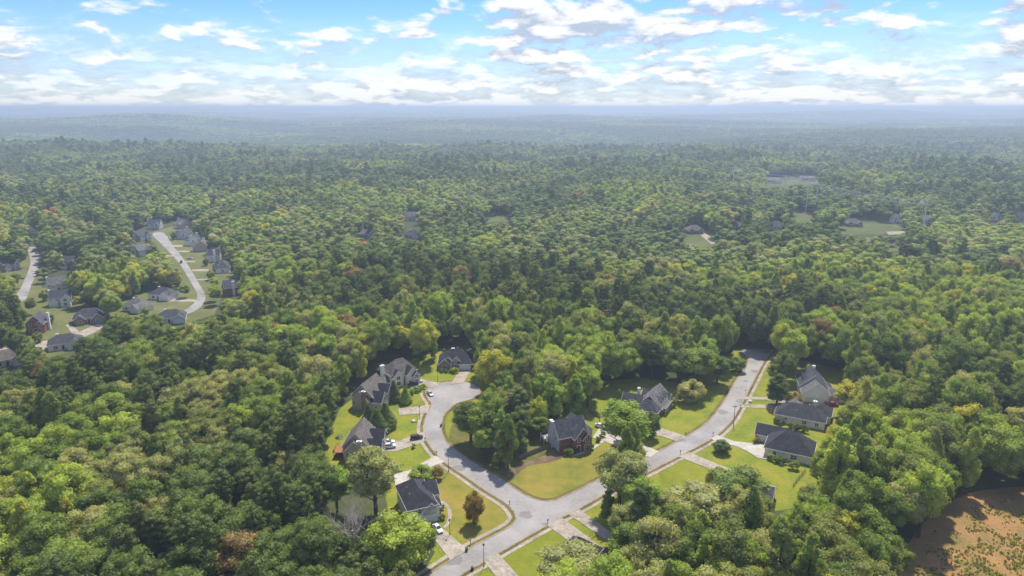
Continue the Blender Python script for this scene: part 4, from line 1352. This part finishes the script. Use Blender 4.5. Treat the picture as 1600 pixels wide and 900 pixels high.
# shape families: kind, radius, crown base, top, lobes, leaves, leaf size
SHAPES = {
    'broad': [('oak', 5.6, 4.0, 19.0, 44, 150, .50), ('oak', 5.0, 3.5, 17.5, 40, 150, .48), ('oak', 6.2, 4.5, 20.0, 50, 150, .52)],
    'upright': [('poplar', 4.3, 3.0, 22.0, 44, 130, .47), ('poplar', 3.9, 3.0, 20.0, 40, 130, .45)],
    'pine': [('pine', 4.0, 8.0, 23.0, 44, 120, .42), ('pine', 3.6, 9.0, 24.0, 38, 120, .40)],
    'conical': [('cone', 3.0, 0.3, 10.0, 46, 90, .38)],
    'small': [('oak', 3.0, -1.2, 7.5, 36, 130, .34)],
    'bush': [('oak', 1.6, 0.0, 2.4, 16, 70, .28)],
}
TREE_WORD = {'broad': 'broad-crowned tree', 'upright': 'upright tree', 'pine': 'pine', 'conical': 'conical evergreen', 'small': 'small rounded tree', 'bush': 'shrub'}
TREE_NAME = {'broad': 'broadleaf_tree', 'upright': 'upright_tree', 'pine': 'pine_tree', 'conical': 'conical_tree', 'small': 'small_tree', 'bush': 'shrub'}
CROWN, TRUNK = {}, {}
sd_ = 100
for fam, lst in SHAPES.items():
    for i, (kind, Rr, h0, h1, nl, nf, ls) in enumerate(lst):
        sd_ += 1
        CROWN[fam, i] = crown_mesh('crown', sd_, kind, Rr, h0, h1, nl, nf, ls, LM['mid'])
        if fam != 'bush':
            TRUNK[fam, i] = trunk_mb(sd_, h1, Rr * .075 + .06, Rr, h0).mesh('trunk', M['bark'])


def place_tree(fam, var, x, y, s, sz, mat, rot, label, group, cat='tree', z=0.0):
    r = empty(TREE_NAME[fam], (x, y, z), rot)
    r.scale = (s, s, sz)
    tag(r, label, cat, group)
    c = obj('crown', CROWN[fam, var], r)
    c.material_slots[0].link = 'OBJECT'
    c.material_slots[0].material = LM[mat]
    if (fam, var) in TRUNK:
        obj('trunk', TRUNK[fam, var], r)
    return r


# ---- single trees that the photograph picks out: base px, top py, crown width px, family, tone, label
FEATURE = [
    (741, 818, 760, 34, 'small', 'turning', 'orange-brown rounded tree alone on the corner lawn'),
    (974, 712, 616, 88, 'broad', 'light', 'big light green tree on the drive between the brick houses'),
    (1016, 684, 637, 30, 'small', 'dark', 'dark compact tree next to the dormered house drive'),
    (967, 800, 694, 84, 'broad', 'silver', 'large grey-green tree leaning over the main street'),
    (950, 822, 757, 34, 'upright', 'dark', 'dark tree under the large grey-green one by the street'),
    (1003, 822, 736, 76, 'broad', 'light', 'light green tree beside the bright lawn and narrow drive'),
    (1150, 806, 726, 100, 'broad', 'dark', 'wide dark oak over the grey house'),
    (1095, 830, 752, 110, 'broad', 'silver', 'grey-green oak in front of the bright lawn'),
    (888, 925, 846, 112, 'broad', 'silver', 'grey-green tree in a round kerbed bed by the dark roof'),
    (1127, 707, 684, 30, 'small', 'dark', 'small clipped dark tree on the lawn by broad pale drive'),
    (1213, 634, 577, 46, 'upright', 'dark', 'dense dark tree beside the curving street'),
    (1240, 636, 608, 25, 'small', 'rust', 'rusty small tree before the white garage gable'),
    (1325, 650, 590, 52, 'broad', 'yellow', 'yellow-green tree behind the cream ranch house'),
    (1302, 800, 655, 70, 'upright', 'light', 'tall light green tree behind the hip-roofed house'),
    (1335, 800, 665, 64, 'upright', 'mid', 'tall mid green tree behind the hip-roofed house'),
    (1080, 628, 587, 44, 'small', 'silver', 'grey-green spreading tree beside the dormered house'),
    (1088, 604, 532, 70, 'broad', 'mid', 'large tree overhanging the verge beyond the dormered house'),
    (1058, 602, 538, 50, 'broad', 'dark', 'large dark tree behind the dormered house'),
    (1120, 600, 550, 46, 'broad', 'dark', 'dark tree on the verge near the street end'),
    (1018, 594, 525, 34, 'pine', 'pine', 'lone tall pine behind the dormered house'),
    (577, 672, 626, 30, 'conical', 'dark', 'clipped dark conifer between the tan houses, left of a pair'),
    (603, 668, 624, 34, 'conical', 'dark', 'clipped dark conifer between the tan houses, by the drive'),
    (590, 678, 634, 36, 'conical', 'dark', 'clipped dark conifer between the tan houses, foremost of the clump'),
    (616, 626, 591, 24, 'conical', 'dark', 'dark conifer in front of the beige house'),
    (606, 622, 596, 18, 'conical', 'dark', 'slim dark conifer under the tall white chimney'),
    (634, 630, 600, 20, 'conical', 'bright', 'bright green conifer at the lawn edge by the turning circle'),
    (658, 752, 722, 40, 'small', 'mid', 'small tree between the pale drive and the white house'),
    (682, 748, 728, 24, 'bush', 'rust', 'rusty shrub behind the white house'),
    (588, 806, 690, 84, 'broad', 'silver', 'large grey-green tree in front of the tan house'),
    (527, 800, 726, 56, 'broad', 'bright', 'bright green round tree below the tan house deck'),
    (628, 915, 793, 100, 'broad', 'light', 'large light green tree before the white house'),
    (660, 880, 815, 50, 'broad', 'mid', 'mid green tree beside the stained drive'),
    (783, 718, 632, 38, 'upright', 'bright', 'slender bright green tree in front of the grove'),
    (813, 712, 652, 34, 'upright', 'dark', 'dark dense tree beside the slender bright green tree'),
    (736, 692, 622, 60, 'broad', 'dark', 'broad dark tree of the grove beside the bend'),
    (765, 690, 604, 50, 'broad', 'mid', 'mid green tree at the back of the grove'),
    (808, 680, 598, 44, 'pine', 'pine', 'pine in the grove by the turning circle'),
    (772, 632, 533, 62, 'broad', 'yellow', 'broad yellow-green tree behind the turning circle'),
    (862, 660, 582, 46, 'upright', 'light', 'light green tree behind the board fence'),
    (897, 650, 578, 40, 'upright', 'bright', 'bright green tree behind the red brick house'),
    (840, 672, 612, 34, 'small', 'yellow', 'yellow-green tree between grove and brick house'),
    (918, 636, 566, 44, 'broad', 'light', 'light green tree behind the brick house garage wing'),
    (1150, 580, 553, 30, 'small', 'dark', 'dark low tree on the verge at the street end'),
    (1405, 842, 748, 66, 'broad', 'silver', 'grey-green round tree at the edge of the red field'),
    (1407, 882, 842, 36, 'small', 'mid', 'small round tree at the corner of the red field'),
    (1340, 905, 832, 60, 'conical', 'dark', 'dark broad conifer near the red field'),
    (1338, 822, 780, 40, 'small', 'rust', 'rusty brown small tree near the red field'),
]
FEAT_POS = []
BUSH = [((452, 0), 0)]
for bx, by, ty, wpx, fam, mat, lb in FEATURE:
    g = G(bx, by)
    h = height_to(bx, by, ty)
    var = len(lb) % len(SHAPES[fam])
    kind, Rr, h0, h1 = SHAPES[fam][var][:4]
    dep = g.y * math.cos(PITCH) + CH * math.sin(PITCH)
    s = (wpx / F * dep / 2) / Rr / 1.02
    h = max(h - s * Rr * 0.22, 1.2)
    place_tree(fam, var, g.x, g.y, s, h / h1, mat, random.uniform(0, 6.28), lb, None, 'shrub' if fam == 'bush' else 'tree')
    FEAT_POS.append((g.x, g.y, s * Rr))
for k, (bx, by, h_, mat) in enumerate(((264, 452, 8, 'dark'), (278, 447, 6, 'mid'), (166, 500, 5, 'rust'), (228, 492, 5, 'mid'), (78, 505, 6, 'dark'), (36, 500, 7, 'mid'), (120, 470, 8, 'dark'),
                                 (148, 478, 7, 'olive'), (70, 470, 7, 'mid'), (330, 437, 7, 'mid'), (322, 415, 6, 'dark'), (272, 374, 7, 'dark'), (256, 420, 6, 'dark'), (185, 505, 6, 'light'), (60, 535, 6, 'olive'))):
    g = G(bx, by)
    place_tree('small', 0, g.x, g.y, h_ / 7.0, h_ / 7.0, mat, k * 1.3, f'{LEAFWORD[mat]} small tree in the yards of the far pale street', f'{LEAFWORD[mat]} trees in the far yards')
SHRUBS = [((886, 712), 1.3, 'dark', 'red brick house'), ((892, 711), 1.3, 'dark', 'red brick house'), ((897, 709), 1.2, 'dark', 'red brick house'), ((922, 702), 1.3, 'mid', 'red brick house'), ((917, 704), 1.1, 'mid', 'red brick house'),
          ((690, 582), 1.0, 'dark', 'brown brick house'), ((697, 582), 1.0, 'dark', 'brown brick house'), ((704, 582), 1.0, 'mid', 'brown brick house'), ((711, 583), 1.5, 'yellow', 'brown brick house'),
          ((1214, 661), 1.3, 'dark', 'cream ranch house'), ((1219, 663), 1.3, 'dark', 'cream ranch house'), ((1235, 670), 1.5, 'olive', 'cream ranch house'), ((1245, 672), 1.4, 'dark', 'cream ranch house'), ((1255, 675), 1.6, 'dark', 'cream ranch house'),
          ((1204, 719), 1.3, 'light', 'hip-roofed house'), ((1213, 722), 1.3, 'mid', 'hip-roofed house'), ((1222, 725), 1.4, 'dark', 'hip-roofed house'), ((1240, 733), 1.6, 'mid', 'hip-roofed house'), ((1181, 692), 1.2, 'rust', 'hip-roofed house'),
          ((1045, 637), 1.5, 'yellow', 'dormered house'), ((1052, 634), 1.8, 'dark', 'dormered house'), ((1058, 628), 1.6, 'olive', 'dormered house'), ((618, 628), 1.8, 'rust', 'beige house'), ((653, 586), 1.3, 'dark', 'beige house'),
          ((644, 616), 1.4, 'bright', 'turning circle bank'), ((650, 613), 1.4, 'bright', 'turning circle bank'), ((656, 610), 1.3, 'bright', 'turning circle bank'), ((661, 607), 1.2, 'bright', 'turning circle bank'),
          ((690, 812), 1.0, 'dark', 'white house'), ((688, 797), 1.0, 'dark', 'white house'), ((935, 690), 1.1, 'olive', 'red brick house'), ((941, 683), 1.2, 'olive', 'red brick house'),
          ((646, 700), .9, 'mid', 'tan house drive')]
for (bx, by), s, mat, where in SHRUBS:
    g = G(bx, by)
    place_tree('bush', 0, g.x, g.y, s * .75, s * .75, mat, random.uniform(0, 6), f'{LEAFWORD[mat]} rounded shrub planted by the {where}', f'{LEAFWORD[mat]} shrubs by the {where}', 'shrub')

# bleached leafless tree
def dead_branch(m, p, d, L, r, depth, rng):
    pts, rad = [p], [r]
    q, e = Vector(p), Vector(d).normalized()
    for k in range(3):
        e = (e + Vector((rng.uniform(-.25, .25), rng.uniform(-.25, .25), rng.uniform(-.05, .22)))).normalized()
        q = q + e * L / 3
        pts.append(q.copy())
        rad.append(r * (1 - .25 * (k + 1)))
    m.tube(pts, rad, 5)
    if depth:
        for k in range(4 if depth > 1 else 3):
            t = rng.choice([1, 2, 3])
            a = rng.uniform(0, 6.28)
            side = Vector((math.cos(a), math.sin(a), rng.uniform(.15, .7)))
            dead_branch(m, pts[t], (e * .55 + side), L * rng.uniform(.55, .78), rad[t] * .72, depth - 1, rng)


g = G(552, 872)
hd = height_to(552, 872, 770)
dr = tag(empty('bare_tree', (g.x, g.y, 0)), 'bleached leafless tree standing between green crowns', 'tree')
rg = random.Random(5)
tm = MB()
tm.tube([(0, 0, -.3), (.2, 0, hd * .22), (.1, .2, hd * .42)], [.5, .4, .3], 8)
tm.build('trunk', M['deadwood'], dr)
bmb = MB()
for k in range(9):
    a = k * 2.4
    z = hd * (.2 + .024 * k)
    dead_branch(bmb, (.15, .1, z), (math.cos(a) * .8, math.sin(a) * .8, .75), hd * .40, .20, 4 if k % 2 else 3, rg)
bmb.build('branches', M['deadwood'], dr)
FEAT_POS.append((g.x, g.y, 2.0))
for k in range(16):
    a = k * 2.4
    rr = 2.2 + .38 * k
    mt = ('dark', 'mid', 'olive')[k % 3]
    place_tree('bush', 0, g.x + rr * math.cos(a), g.y + rr * math.sin(a), 1.5 + .3 * (k % 3), 1.3 + .25 * (k % 4), mt, a,
               f'{LEAFWORD[mt]} undergrowth shrub at the foot of the leafless tree', f'{LEAFWORD[mt]} undergrowth under the leafless tree', 'shrub')

# ---- the woods
def inpoly(P, poly):
    x, y = P[:, 0], P[:, 1]
    c = np.zeros(len(P), bool)
    n = len(poly)
    for i in range(n):
        x0, y0 = poly[i]
        x1, y1 = poly[(i + 1) % n]
        if y0 == y1:
            continue
        k = ((y0 > y) != (y1 > y)) & (x < (x1 - x0) * (y - y0) / (y1 - y0) + x0)
        c ^= k
    return c


# open ground of the photograph: nothing wooded stands in it or in front of it
OPEN = [
    [(512, 738), (522, 704), (533, 690), (535, 645), (546, 605), (590, 590), (595, 566), (625, 556), (655, 575), (682, 575), (684, 541), (740, 541), (744, 580), (756, 610), (748, 628), (722, 640),
     (708, 655), (710, 690), (735, 708), (790, 738), (800, 722), (835, 708), (856, 690), (855, 652), (874, 648), (890, 638), (930, 636), (948, 655), (950, 690), (940, 720), (930, 750), (934, 775),
     (932, 800), (938, 825), (950, 850), (930, 866), (890, 850), (830, 872), (826, 905), (640, 905), (668, 895), (702, 870), (684, 842), (645, 828), (614, 800), (611, 758), (640, 742), (622, 735), (616, 712), (595, 710), (560, 722)],
    [(905, 646), (935, 606), (985, 602), (1033, 595), (1056, 612), (1085, 604), (1132, 562), (1160, 556), (1160, 546), (1218, 546), (1203, 575), (1195, 600), (1200, 632), (1240, 625), (1242, 575), (1275, 568), (1325, 600), (1322, 640),
     (1296, 655), (1285, 690), (1268, 705), (1272, 735), (1254, 768), (1215, 788), (1198, 772), (1160, 732), (1120, 722), (1098, 742), (1078, 762), (1045, 752), (1030, 735), (1006, 712), (1006, 690), (1000, 640), (960, 640), (935, 640)],
    [(522, 786), (548, 772), (574, 782), (578, 826), (560, 838), (530, 832)],
    [(1420, 880), (1444, 822), (1492, 786), (1545, 770), (1660, 766), (1800, 780), (1800, 990), (1395, 990)],
    [(234, 368), (240, 348), (295, 346), (300, 362), (335, 385), (368, 418), (365, 440), (330, 432), (312, 432), (328, 470), (318, 485), (345, 480), (340, 494), (285, 496), (268, 472), (236, 486), (190, 492), (188, 470), (232, 455), (262, 456), (290, 470), (300, 455), (276, 414), (248, 388)],
    [(42, 388), (62, 386), (64, 415), (50, 448), (40, 470), (20, 470), (34, 445)],
    [(64, 484), (64, 446), (106, 446), (108, 476), (112, 492), (160, 488), (172, 498), (150, 516), (110, 534), (70, 538), (36, 532), (38, 500), (60, 500)],
    [(1066, 378), (1066, 356), (1104, 354), (1120, 382), (1096, 384)],
    [(1304, 352), (1345, 340), (1400, 349), (1418, 362), (1372, 367), (1318, 366)],
    [(756, 335), (799, 335), (797, 347), (760, 348)],
    [(1236, 330), (1268, 331), (1274, 344), (1250, 344)],
    [(1376, 385), (1422, 383), (1426, 392), (1382, 395)],
    [(1196, 277), (1275, 273), (1280, 286), (1200, 290)],
]
for px, py, rz, plan, wm, rm, lb in FAR:
    g = G(px, py)
    dep = g.y * .967 + 30
    k = F / dep
    w = {'two': 6.5, 'tall': 5.0, 'low': 8, 'wide': 8.5, 'barn': 9}[plan] * k
    hh = {'two': 9, 'tall': 9, 'low': 6.5, 'wide': 7.5, 'barn': 9}[plan] * k
    vis = 0.62 if any(q in lb for q in ('hidden', 'peeking', 'sunk', 'between', 'middle of')) else 1.0
    OPEN.append([(px - w * vis, py - hh), (px + w * vis, py - hh), (px + w * vis, py + 2.5 * vis), (px - w * vis, py + 2.5 * vis)])


def blocked(x, y, z, h, r):
    bad = np.zeros(len(x), bool)
    for dx, hz in ((0, 1.0), (-.8, .62), (.8, .62), (-.55, .9), (.55, .9), (0, .35), (-.7, .4), (.7, .4), (0, .68), (0, 0.05)):
        p = project(np.stack([x + r * dx, y, z + h * hz], 1))
        for poly in OPEN:
            bad |= inpoly(p, poly)
    return bad


def patch(x, y, s, seed):
    return np.array([mnoise.noise(Vector((a / s + seed, b / s, seed * 1.7))) for a, b in zip(x, y)])


def candidates(y0, y1, step):
    ys = np.arange(y0, y1, step)
    out = []
    for yy in ys:
        hw = (yy + 60) * 0.80 + 40
        xs = np.arange(-hw, hw, step)
        out.append(np.stack([xs, np.full(len(xs), yy)], 1))
    P = np.concatenate(out)
    return P + RNG.uniform(-.42, .42, P.shape) * step


FAMS = [('broad', 0), ('broad', 1), ('broad', 2), ('upright', 0), ('upright', 1), ('pine', 0), ('pine', 1)]
PROTO, PIDX = [], {}


def proto(key, me):
    PIDX[key] = len(PROTO)
    PROTO.append(me)


MIX = {'broad': ['mid', 'dark', 'light', 'olive', 'silver', 'yellow', 'orange', 'rust'], 'upright': ['mid', 'light', 'yellow', 'dark', 'olive'], 'pine': ['pine']}
for lod in (0, 1):
    for fam, var in FAMS:
        kind, Rr, h0, h1, nl, nf, ls = SHAPES[fam][var]
        for mat in MIX[fam]:
            if lod == 0:
                src = CROWN[fam, var].copy()
                src.name = 'woodland_crown'
                src.materials[0] = LM[mat]
                proto((0, fam, var, mat), src)
            else:
                proto((1, fam, var, mat), crown_mesh('woodland_crown_far', 900 + var + len(fam), kind, Rr * 1.04, h0, h1 * (1.0 if fam != 'upright' else .92), 22, 50, .8, LM[mat], core=0.98))
for k, mat in enumerate(('mid', 'dark', 'light', 'olive', 'pine')):
    rng = np.random.default_rng(70 + k)
    VV, FF, TT = [], [], []
    off = 0
    for j in range(20):
        cx, cy = rng.uniform(-16, 16, 2)
        hh = rng.uniform(14, 21)
        rr = rng.uniform(3.8, 6.0)
        for q in range(3):
            c = np.array([cx + rng.uniform(-2, 2), cy + rng.uniform(-2, 2), hh - 5 + rng.uniform(-2.5, 2.0)])
            v = ICO1[0] * rr * .75 * rng.uniform(.75, 1.2, (len(ICO1[0]), 1)) + c
            VV.append(v)
            FF.append(ICO1[1] + off)
            TT.append(np.clip(rng.normal(.5, .2) + rng.normal(0, .12, len(ICO1[1])), 0, 1))
            off += len(v)
    me = bpy.data.meshes.new('woodland_clump')
    me.from_pydata(np.concatenate(VV).tolist(), [], np.concatenate(FF).tolist())
    me.materials.append(LM[mat])
    me.attributes.new('tint', 'FLOAT', 'FACE').data.foreach_set('value', np.concatenate(TT).astype(np.float32))
    proto((2, mat), me)


def species(x, y, dist_bias=0.0):
    """tone and family per tree: stands of dark pine, lighter mixed hardwood (cloud shadow and sun put into their tones), a few turning"""
    n1, n2 = patch(x, y, 130.0, 1.3), patch(x, y, 60.0, 5.1)
    u, v = RNG.uniform(size=len(x)), RNG.uniform(size=len(x))
    res = []
    for a, b, p, q in zip(n1, n2, u, v):
        lightness = a * 1.15 + b * 0.55 + (p - .5) * 0.5 - dist_bias  # noise patches put bands of cloud shadow and sun into the leaf tone
        if lightness < -0.33:
            fam = 'pine' if q < (.4 if dist_bias < .1 else .12) else 'broad'
            mat = 'dark'
        elif lightness < 0.0:
            fam = 'broad' if q < .74 else ('pine' if q < (.86 if dist_bias < .1 else .78) else 'upright')
            mat = ('mid', 'dark', 'olive', 'silver')[int(q * 39.7) % 4]
        elif lightness < 0.33:
            fam = 'broad' if q < .76 else 'upright'
            mat = ('mid', 'mid', 'light', 'silver' if fam == 'broad' else 'mid', 'olive')[int(q * 53.3) % 5]
        else:
            fam = 'broad' if q < .7 else 'upright'
            mat = ('light', 'light', 'yellow', 'mid')[int(q * 47.1) % 4]
        if p > .989 and fam == 'broad':
            mat = 'orange' if q < .12 and dist_bias > .1 else 'rust'
        if fam == 'pine':
            mat = 'pine'
        res.append((fam, mat))
    return res


WOOD = []          # x, y, z, fam, var, mat, scale, zscale, rot, dist
def woods(y0, y1, step, lod, smin, smax):
    P = candidates(y0, y1, step)
    x, y = P[:, 0], P[:, 1]
    sp = species(x, y, 0.05 if y0 < 400 else 0.12 if y0 < 900 else 0.3)
    s = RNG.uniform(smin, smax, len(x))
    sz = s * RNG.uniform(.84, 1.12, len(x)) * (1 + (.32 if y0 < 400 else .5) * patch(x, y, 210.0, 4.4))
    if y0 > 400:
        sz *= .82
    var = RNG.integers(0, 100, len(x))
    z = np.array([terrain_z(a, b) for a, b in zip(x, y)]) if y1 > 850 else np.zeros(len(x))
    h = np.array([SHAPES[f][v % len(SHAPES[f])][3] for (f, m), v in zip(sp, var)]) * sz
    r = np.array([SHAPES[f][v % len(SHAPES[f])][1] for (f, m), v in zip(sp, var)]) * s
    bad = blocked(x, y, z, h, r)
    # a lower, younger tree may still fit
    h2, r2 = h * .62, r * .72
    bad2 = blocked(x, y, z, h2, r2)
    for fx, fy, fr in FEAT_POS:
        near = np.hypot(x - fx, y - fy) < fr * 0.55 + 2.2
        bad |= near
        bad2 |= near
    for i in range(len(x)):
        if bad[i] and bad2[i]:
            continue
        k1, k2 = (1, 1) if not bad[i] else (.72, .62)
        fam, mat = sp[i]
        WOOD.append((x[i], y[i], z[i], fam, var[i] % len(SHAPES[fam]), mat, s[i] * k1, sz[i] * k2, RNG.uniform(0, 6.28), lod))


woods(96, 460, 6.7, 0, .80, 1.2)
woods(460, 1000, 8.2, 1, 1.0, 1.5)
woods(1000, 2100, 9.8, 1, 1.2, 1.7)

# the nearest crowns in view are trees of their own
def zone(x, y):
    p = project([(x, y, 0)])[0]
    if p[0] > 1380:
        return 'by the red field'
    if p[0] > 1180:
        return 'behind the ranch houses'
    if p[0] > 820 and p[1] > 760:
        return 'around the grey house'
    if p[0] > 700:
        return 'behind the red brick house'
    if p[0] > 440:
        return 'near the leafless tree'
    return 'in the houseless woods'


WP = np.array([(w[0], w[1], w[2] + 12) for w in WOOD])
pp = project(WP)
inview = (pp[:, 0] > -25) & (pp[:, 0] < 1625) & (pp[:, 1] < 945) & (WP[:, 1] > 100)
order = np.argsort(np.where(inview, np.hypot(WP[:, 0], WP[:, 1]), 1e9))
N_SINGLE = 300 - len(FEATURE)
single = set(order[:N_SINGLE].tolist())
for i in order[:N_SINGLE]:
    x, y, z, fam, var, mat, s, sz, rot, lod = WOOD[i]
    size = 'large ' if s > 1.08 else ('smaller ' if s < .86 else '')
    nb = sorted((math.hypot(WOOD[j][0] - x, WOOD[j][1] - y), j) for j in order[:N_SINGLE] if j != i)
    nb = [WOOD[j] for d, j in nb if d < 13 and WOOD[j][5] != mat][:1]
    lb = f'{size}{LEAFWORD[mat]} {TREE_WORD[fam]} {zone(x, y)}' + (f' beside a {LEAFWORD[nb[0][5]]} one' if nb else ' among its like')
    place_tree(fam, var, x, y, s, sz, mat, rot, lb, lb + ' group')

pts, idx, scl, rots = [], [], [], []
for i, (x, y, z, fam, var, mat, s, sz, rot, lod) in enumerate(WOOD):
    if i in single:
        continue
    if mat not in MIX[fam]:
        mat = MIX[fam][0]
    pts.append((x, y, z))
    idx.append(PIDX[lod, fam, var, mat])
    scl.append((s, s, sz))
    rots.append(rot)
for y0, y1, step, sc in ((2100, 4200, 26.0, 1.0), (4200, 8000, 44.0, 1.7), (8000, 20000, 105.0, 4.0)):
    P = candidates(y0, y1, step)
    x, y = P[:, 0], P[:, 1]
    n1 = patch(x, y, 420.0, 9.0)  # broad patches: cloud shadow put into the tones of the far clumps
    u = RNG.uniform(size=len(x))
    for a, b, q, p in zip(x, y, n1, u):
        t = q + (p - .5) * .6
        mt = 'pine' if t < -.12 else 'dark' if t < .14 else 'mid' if t < .36 else 'olive' if p < .4 else 'light'
        pts.append((a, b, terrain_z(a, b)))
        idx.append(PIDX[2, mt])
        scl.append((sc, sc, min(sc, 1.5) * RNG.uniform(.85, 1.15)))
        rots.append(RNG.uniform(0, 6.28))

pc = bpy.data.collections.new('woodland_sources')
for k, me in enumerate(PROTO):
    o = bpy.data.objects.new(f'woodland_source_{k:03d}', me)
    pc.objects.link(o)


def scatter(name, pts, idx, scl, rots, coll, label, cat):
    me = bpy.data.meshes.new(name)
    me.from_pydata(pts, [], [])
    me.attributes.new('pick', 'INT', 'POINT').data.foreach_set('value', np.array(idx, np.int32))
    me.attributes.new('grow', 'FLOAT_VECTOR', 'POINT').data.foreach_set('vector', np.array(scl, np.float32).ravel())
    me.attributes.new('turn', 'FLOAT_VECTOR', 'POINT').data.foreach_set('vector', np.array([(0, 0, r) for r in rots], np.float32).ravel())
    o = obj(name, me)
    ng = bpy.data.node_groups.new(name, 'GeometryNodeTree')
    ng.interface.new_socket('Geometry', in_out='INPUT', socket_type='NodeSocketGeometry')
    ng.interface.new_socket('Geometry', in_out='OUTPUT', socket_type='NodeSocketGeometry')
    n = ng.nodes
    gi, go = n.new('NodeGroupInput'), n.new('NodeGroupOutput')
    ci = n.new('GeometryNodeCollectionInfo')
    ci.inputs['Collection'].default_value = coll
    ci.inputs['Separate Children'].default_value = True
    ci.inputs['Reset Children'].default_value = True
    ip = n.new('GeometryNodeInstanceOnPoints')
    ip.inputs['Pick Instance'].default_value = True

    def named(nm, typ):
        q = n.new('GeometryNodeInputNamedAttribute')
        q.data_type = typ
        q.inputs['Name'].default_value = nm
        return [s for s in q.outputs if s.enabled and s.name == 'Attribute'][0]
    L = ng.links.new
    L(gi.outputs[0], ip.inputs['Points'])
    L(ci.outputs[0], ip.inputs['Instance'])
    L(named('pick', 'INT'), ip.inputs['Instance Index'])
    L(named('grow', 'FLOAT_VECTOR'), ip.inputs['Scale'])
    L(named('turn', 'FLOAT_VECTOR'), ip.inputs['Rotation'])
    L(ip.outputs[0], go.inputs[0])
    md = o.modifiers.new('scatter', 'NODES')
    md.node_group = ng
    return tag(o, label, cat, None, 'stuff')


scatter('forest', pts, idx, scl, rots, pc, 'unbroken mixed woodland reaching to the horizon', 'forest')

# scrub on the red field
sc_ = bpy.data.collections.new('scrub_sources')
for k, mat in enumerate(('olive', 'yellow', 'light', 'rust')):
    me = crown_mesh('scrub_tuft', 40 + k, 'oak', .55, 0.0, .7, 6, 14, .32, LM[mat], core=0)
    sc_.objects.link(bpy.data.objects.new(f'scrub_source_{k}', me))
fpoly = [(1430, 900), (1455, 832), (1505, 796), (1560, 780), (1660, 775), (1800, 800), (1800, 1000), (1420, 1000)]
a, b = G(1400, 1000), G(1800, 770)
P = np.stack([RNG.uniform(40, 260, 150000), RNG.uniform(120, 300, 150000)], 1)
q = project(np.concatenate([P, np.zeros((len(P), 1))], 1))
keep = inpoly(q, fpoly)
nn = patch(P[:, 0], P[:, 1], 4.5, 2.2)
keep &= (nn + RNG.uniform(-.55, .55, len(P))) > (0.12 + .42 * np.clip((860 - q[:, 1]) / 40, 0, 1))
P = P[keep]
scatter('scrub', [(x, y, 0.02) for x, y in P], RNG.integers(0, 4, len(P)), [(s, s, s) for s in RNG.uniform(.25, .8, len(P))], RNG.uniform(0, 6.28, len(P)), sc_,
        'low scrub scattered over the red field', 'scrub')

# ------------------------------------------------------------------ air
zs = [v.co.z for v in bpy.data.objects['ground'].data.vertices]
xs = [v.co.x for v in bpy.data.objects['ground'].data.vertices]
ys = [v.co.y for v in bpy.data.objects['ground'].data.vertices]
top = max(CH + 8, max(zs) + 45)
hz = MB()
hz.box((min(xs) + max(xs)) / 2, (min(ys) + max(ys)) / 2, (min(zs) - 1 + top) / 2, max(xs) - min(xs) + 40, max(ys) - min(ys) + 40, top - min(zs) + 1)
hm = bpy.data.materials.new('haze_air')
hm.use_nodes = True
n = NT(hm.node_tree)
pv = n.n('ShaderNodeVolumePrincipled', i_Density=0.00026, i_Anisotropy=0.35)
pv.inputs['Color'].default_value = (0.57, 0.68, 0.85, 1)
n.n('ShaderNodeOutputMaterial', i_Volume=pv.outputs[0])
tag(hz.build('haze', hm), 'thin pale haze over the whole landscape', 'haze', None, 'stuff')
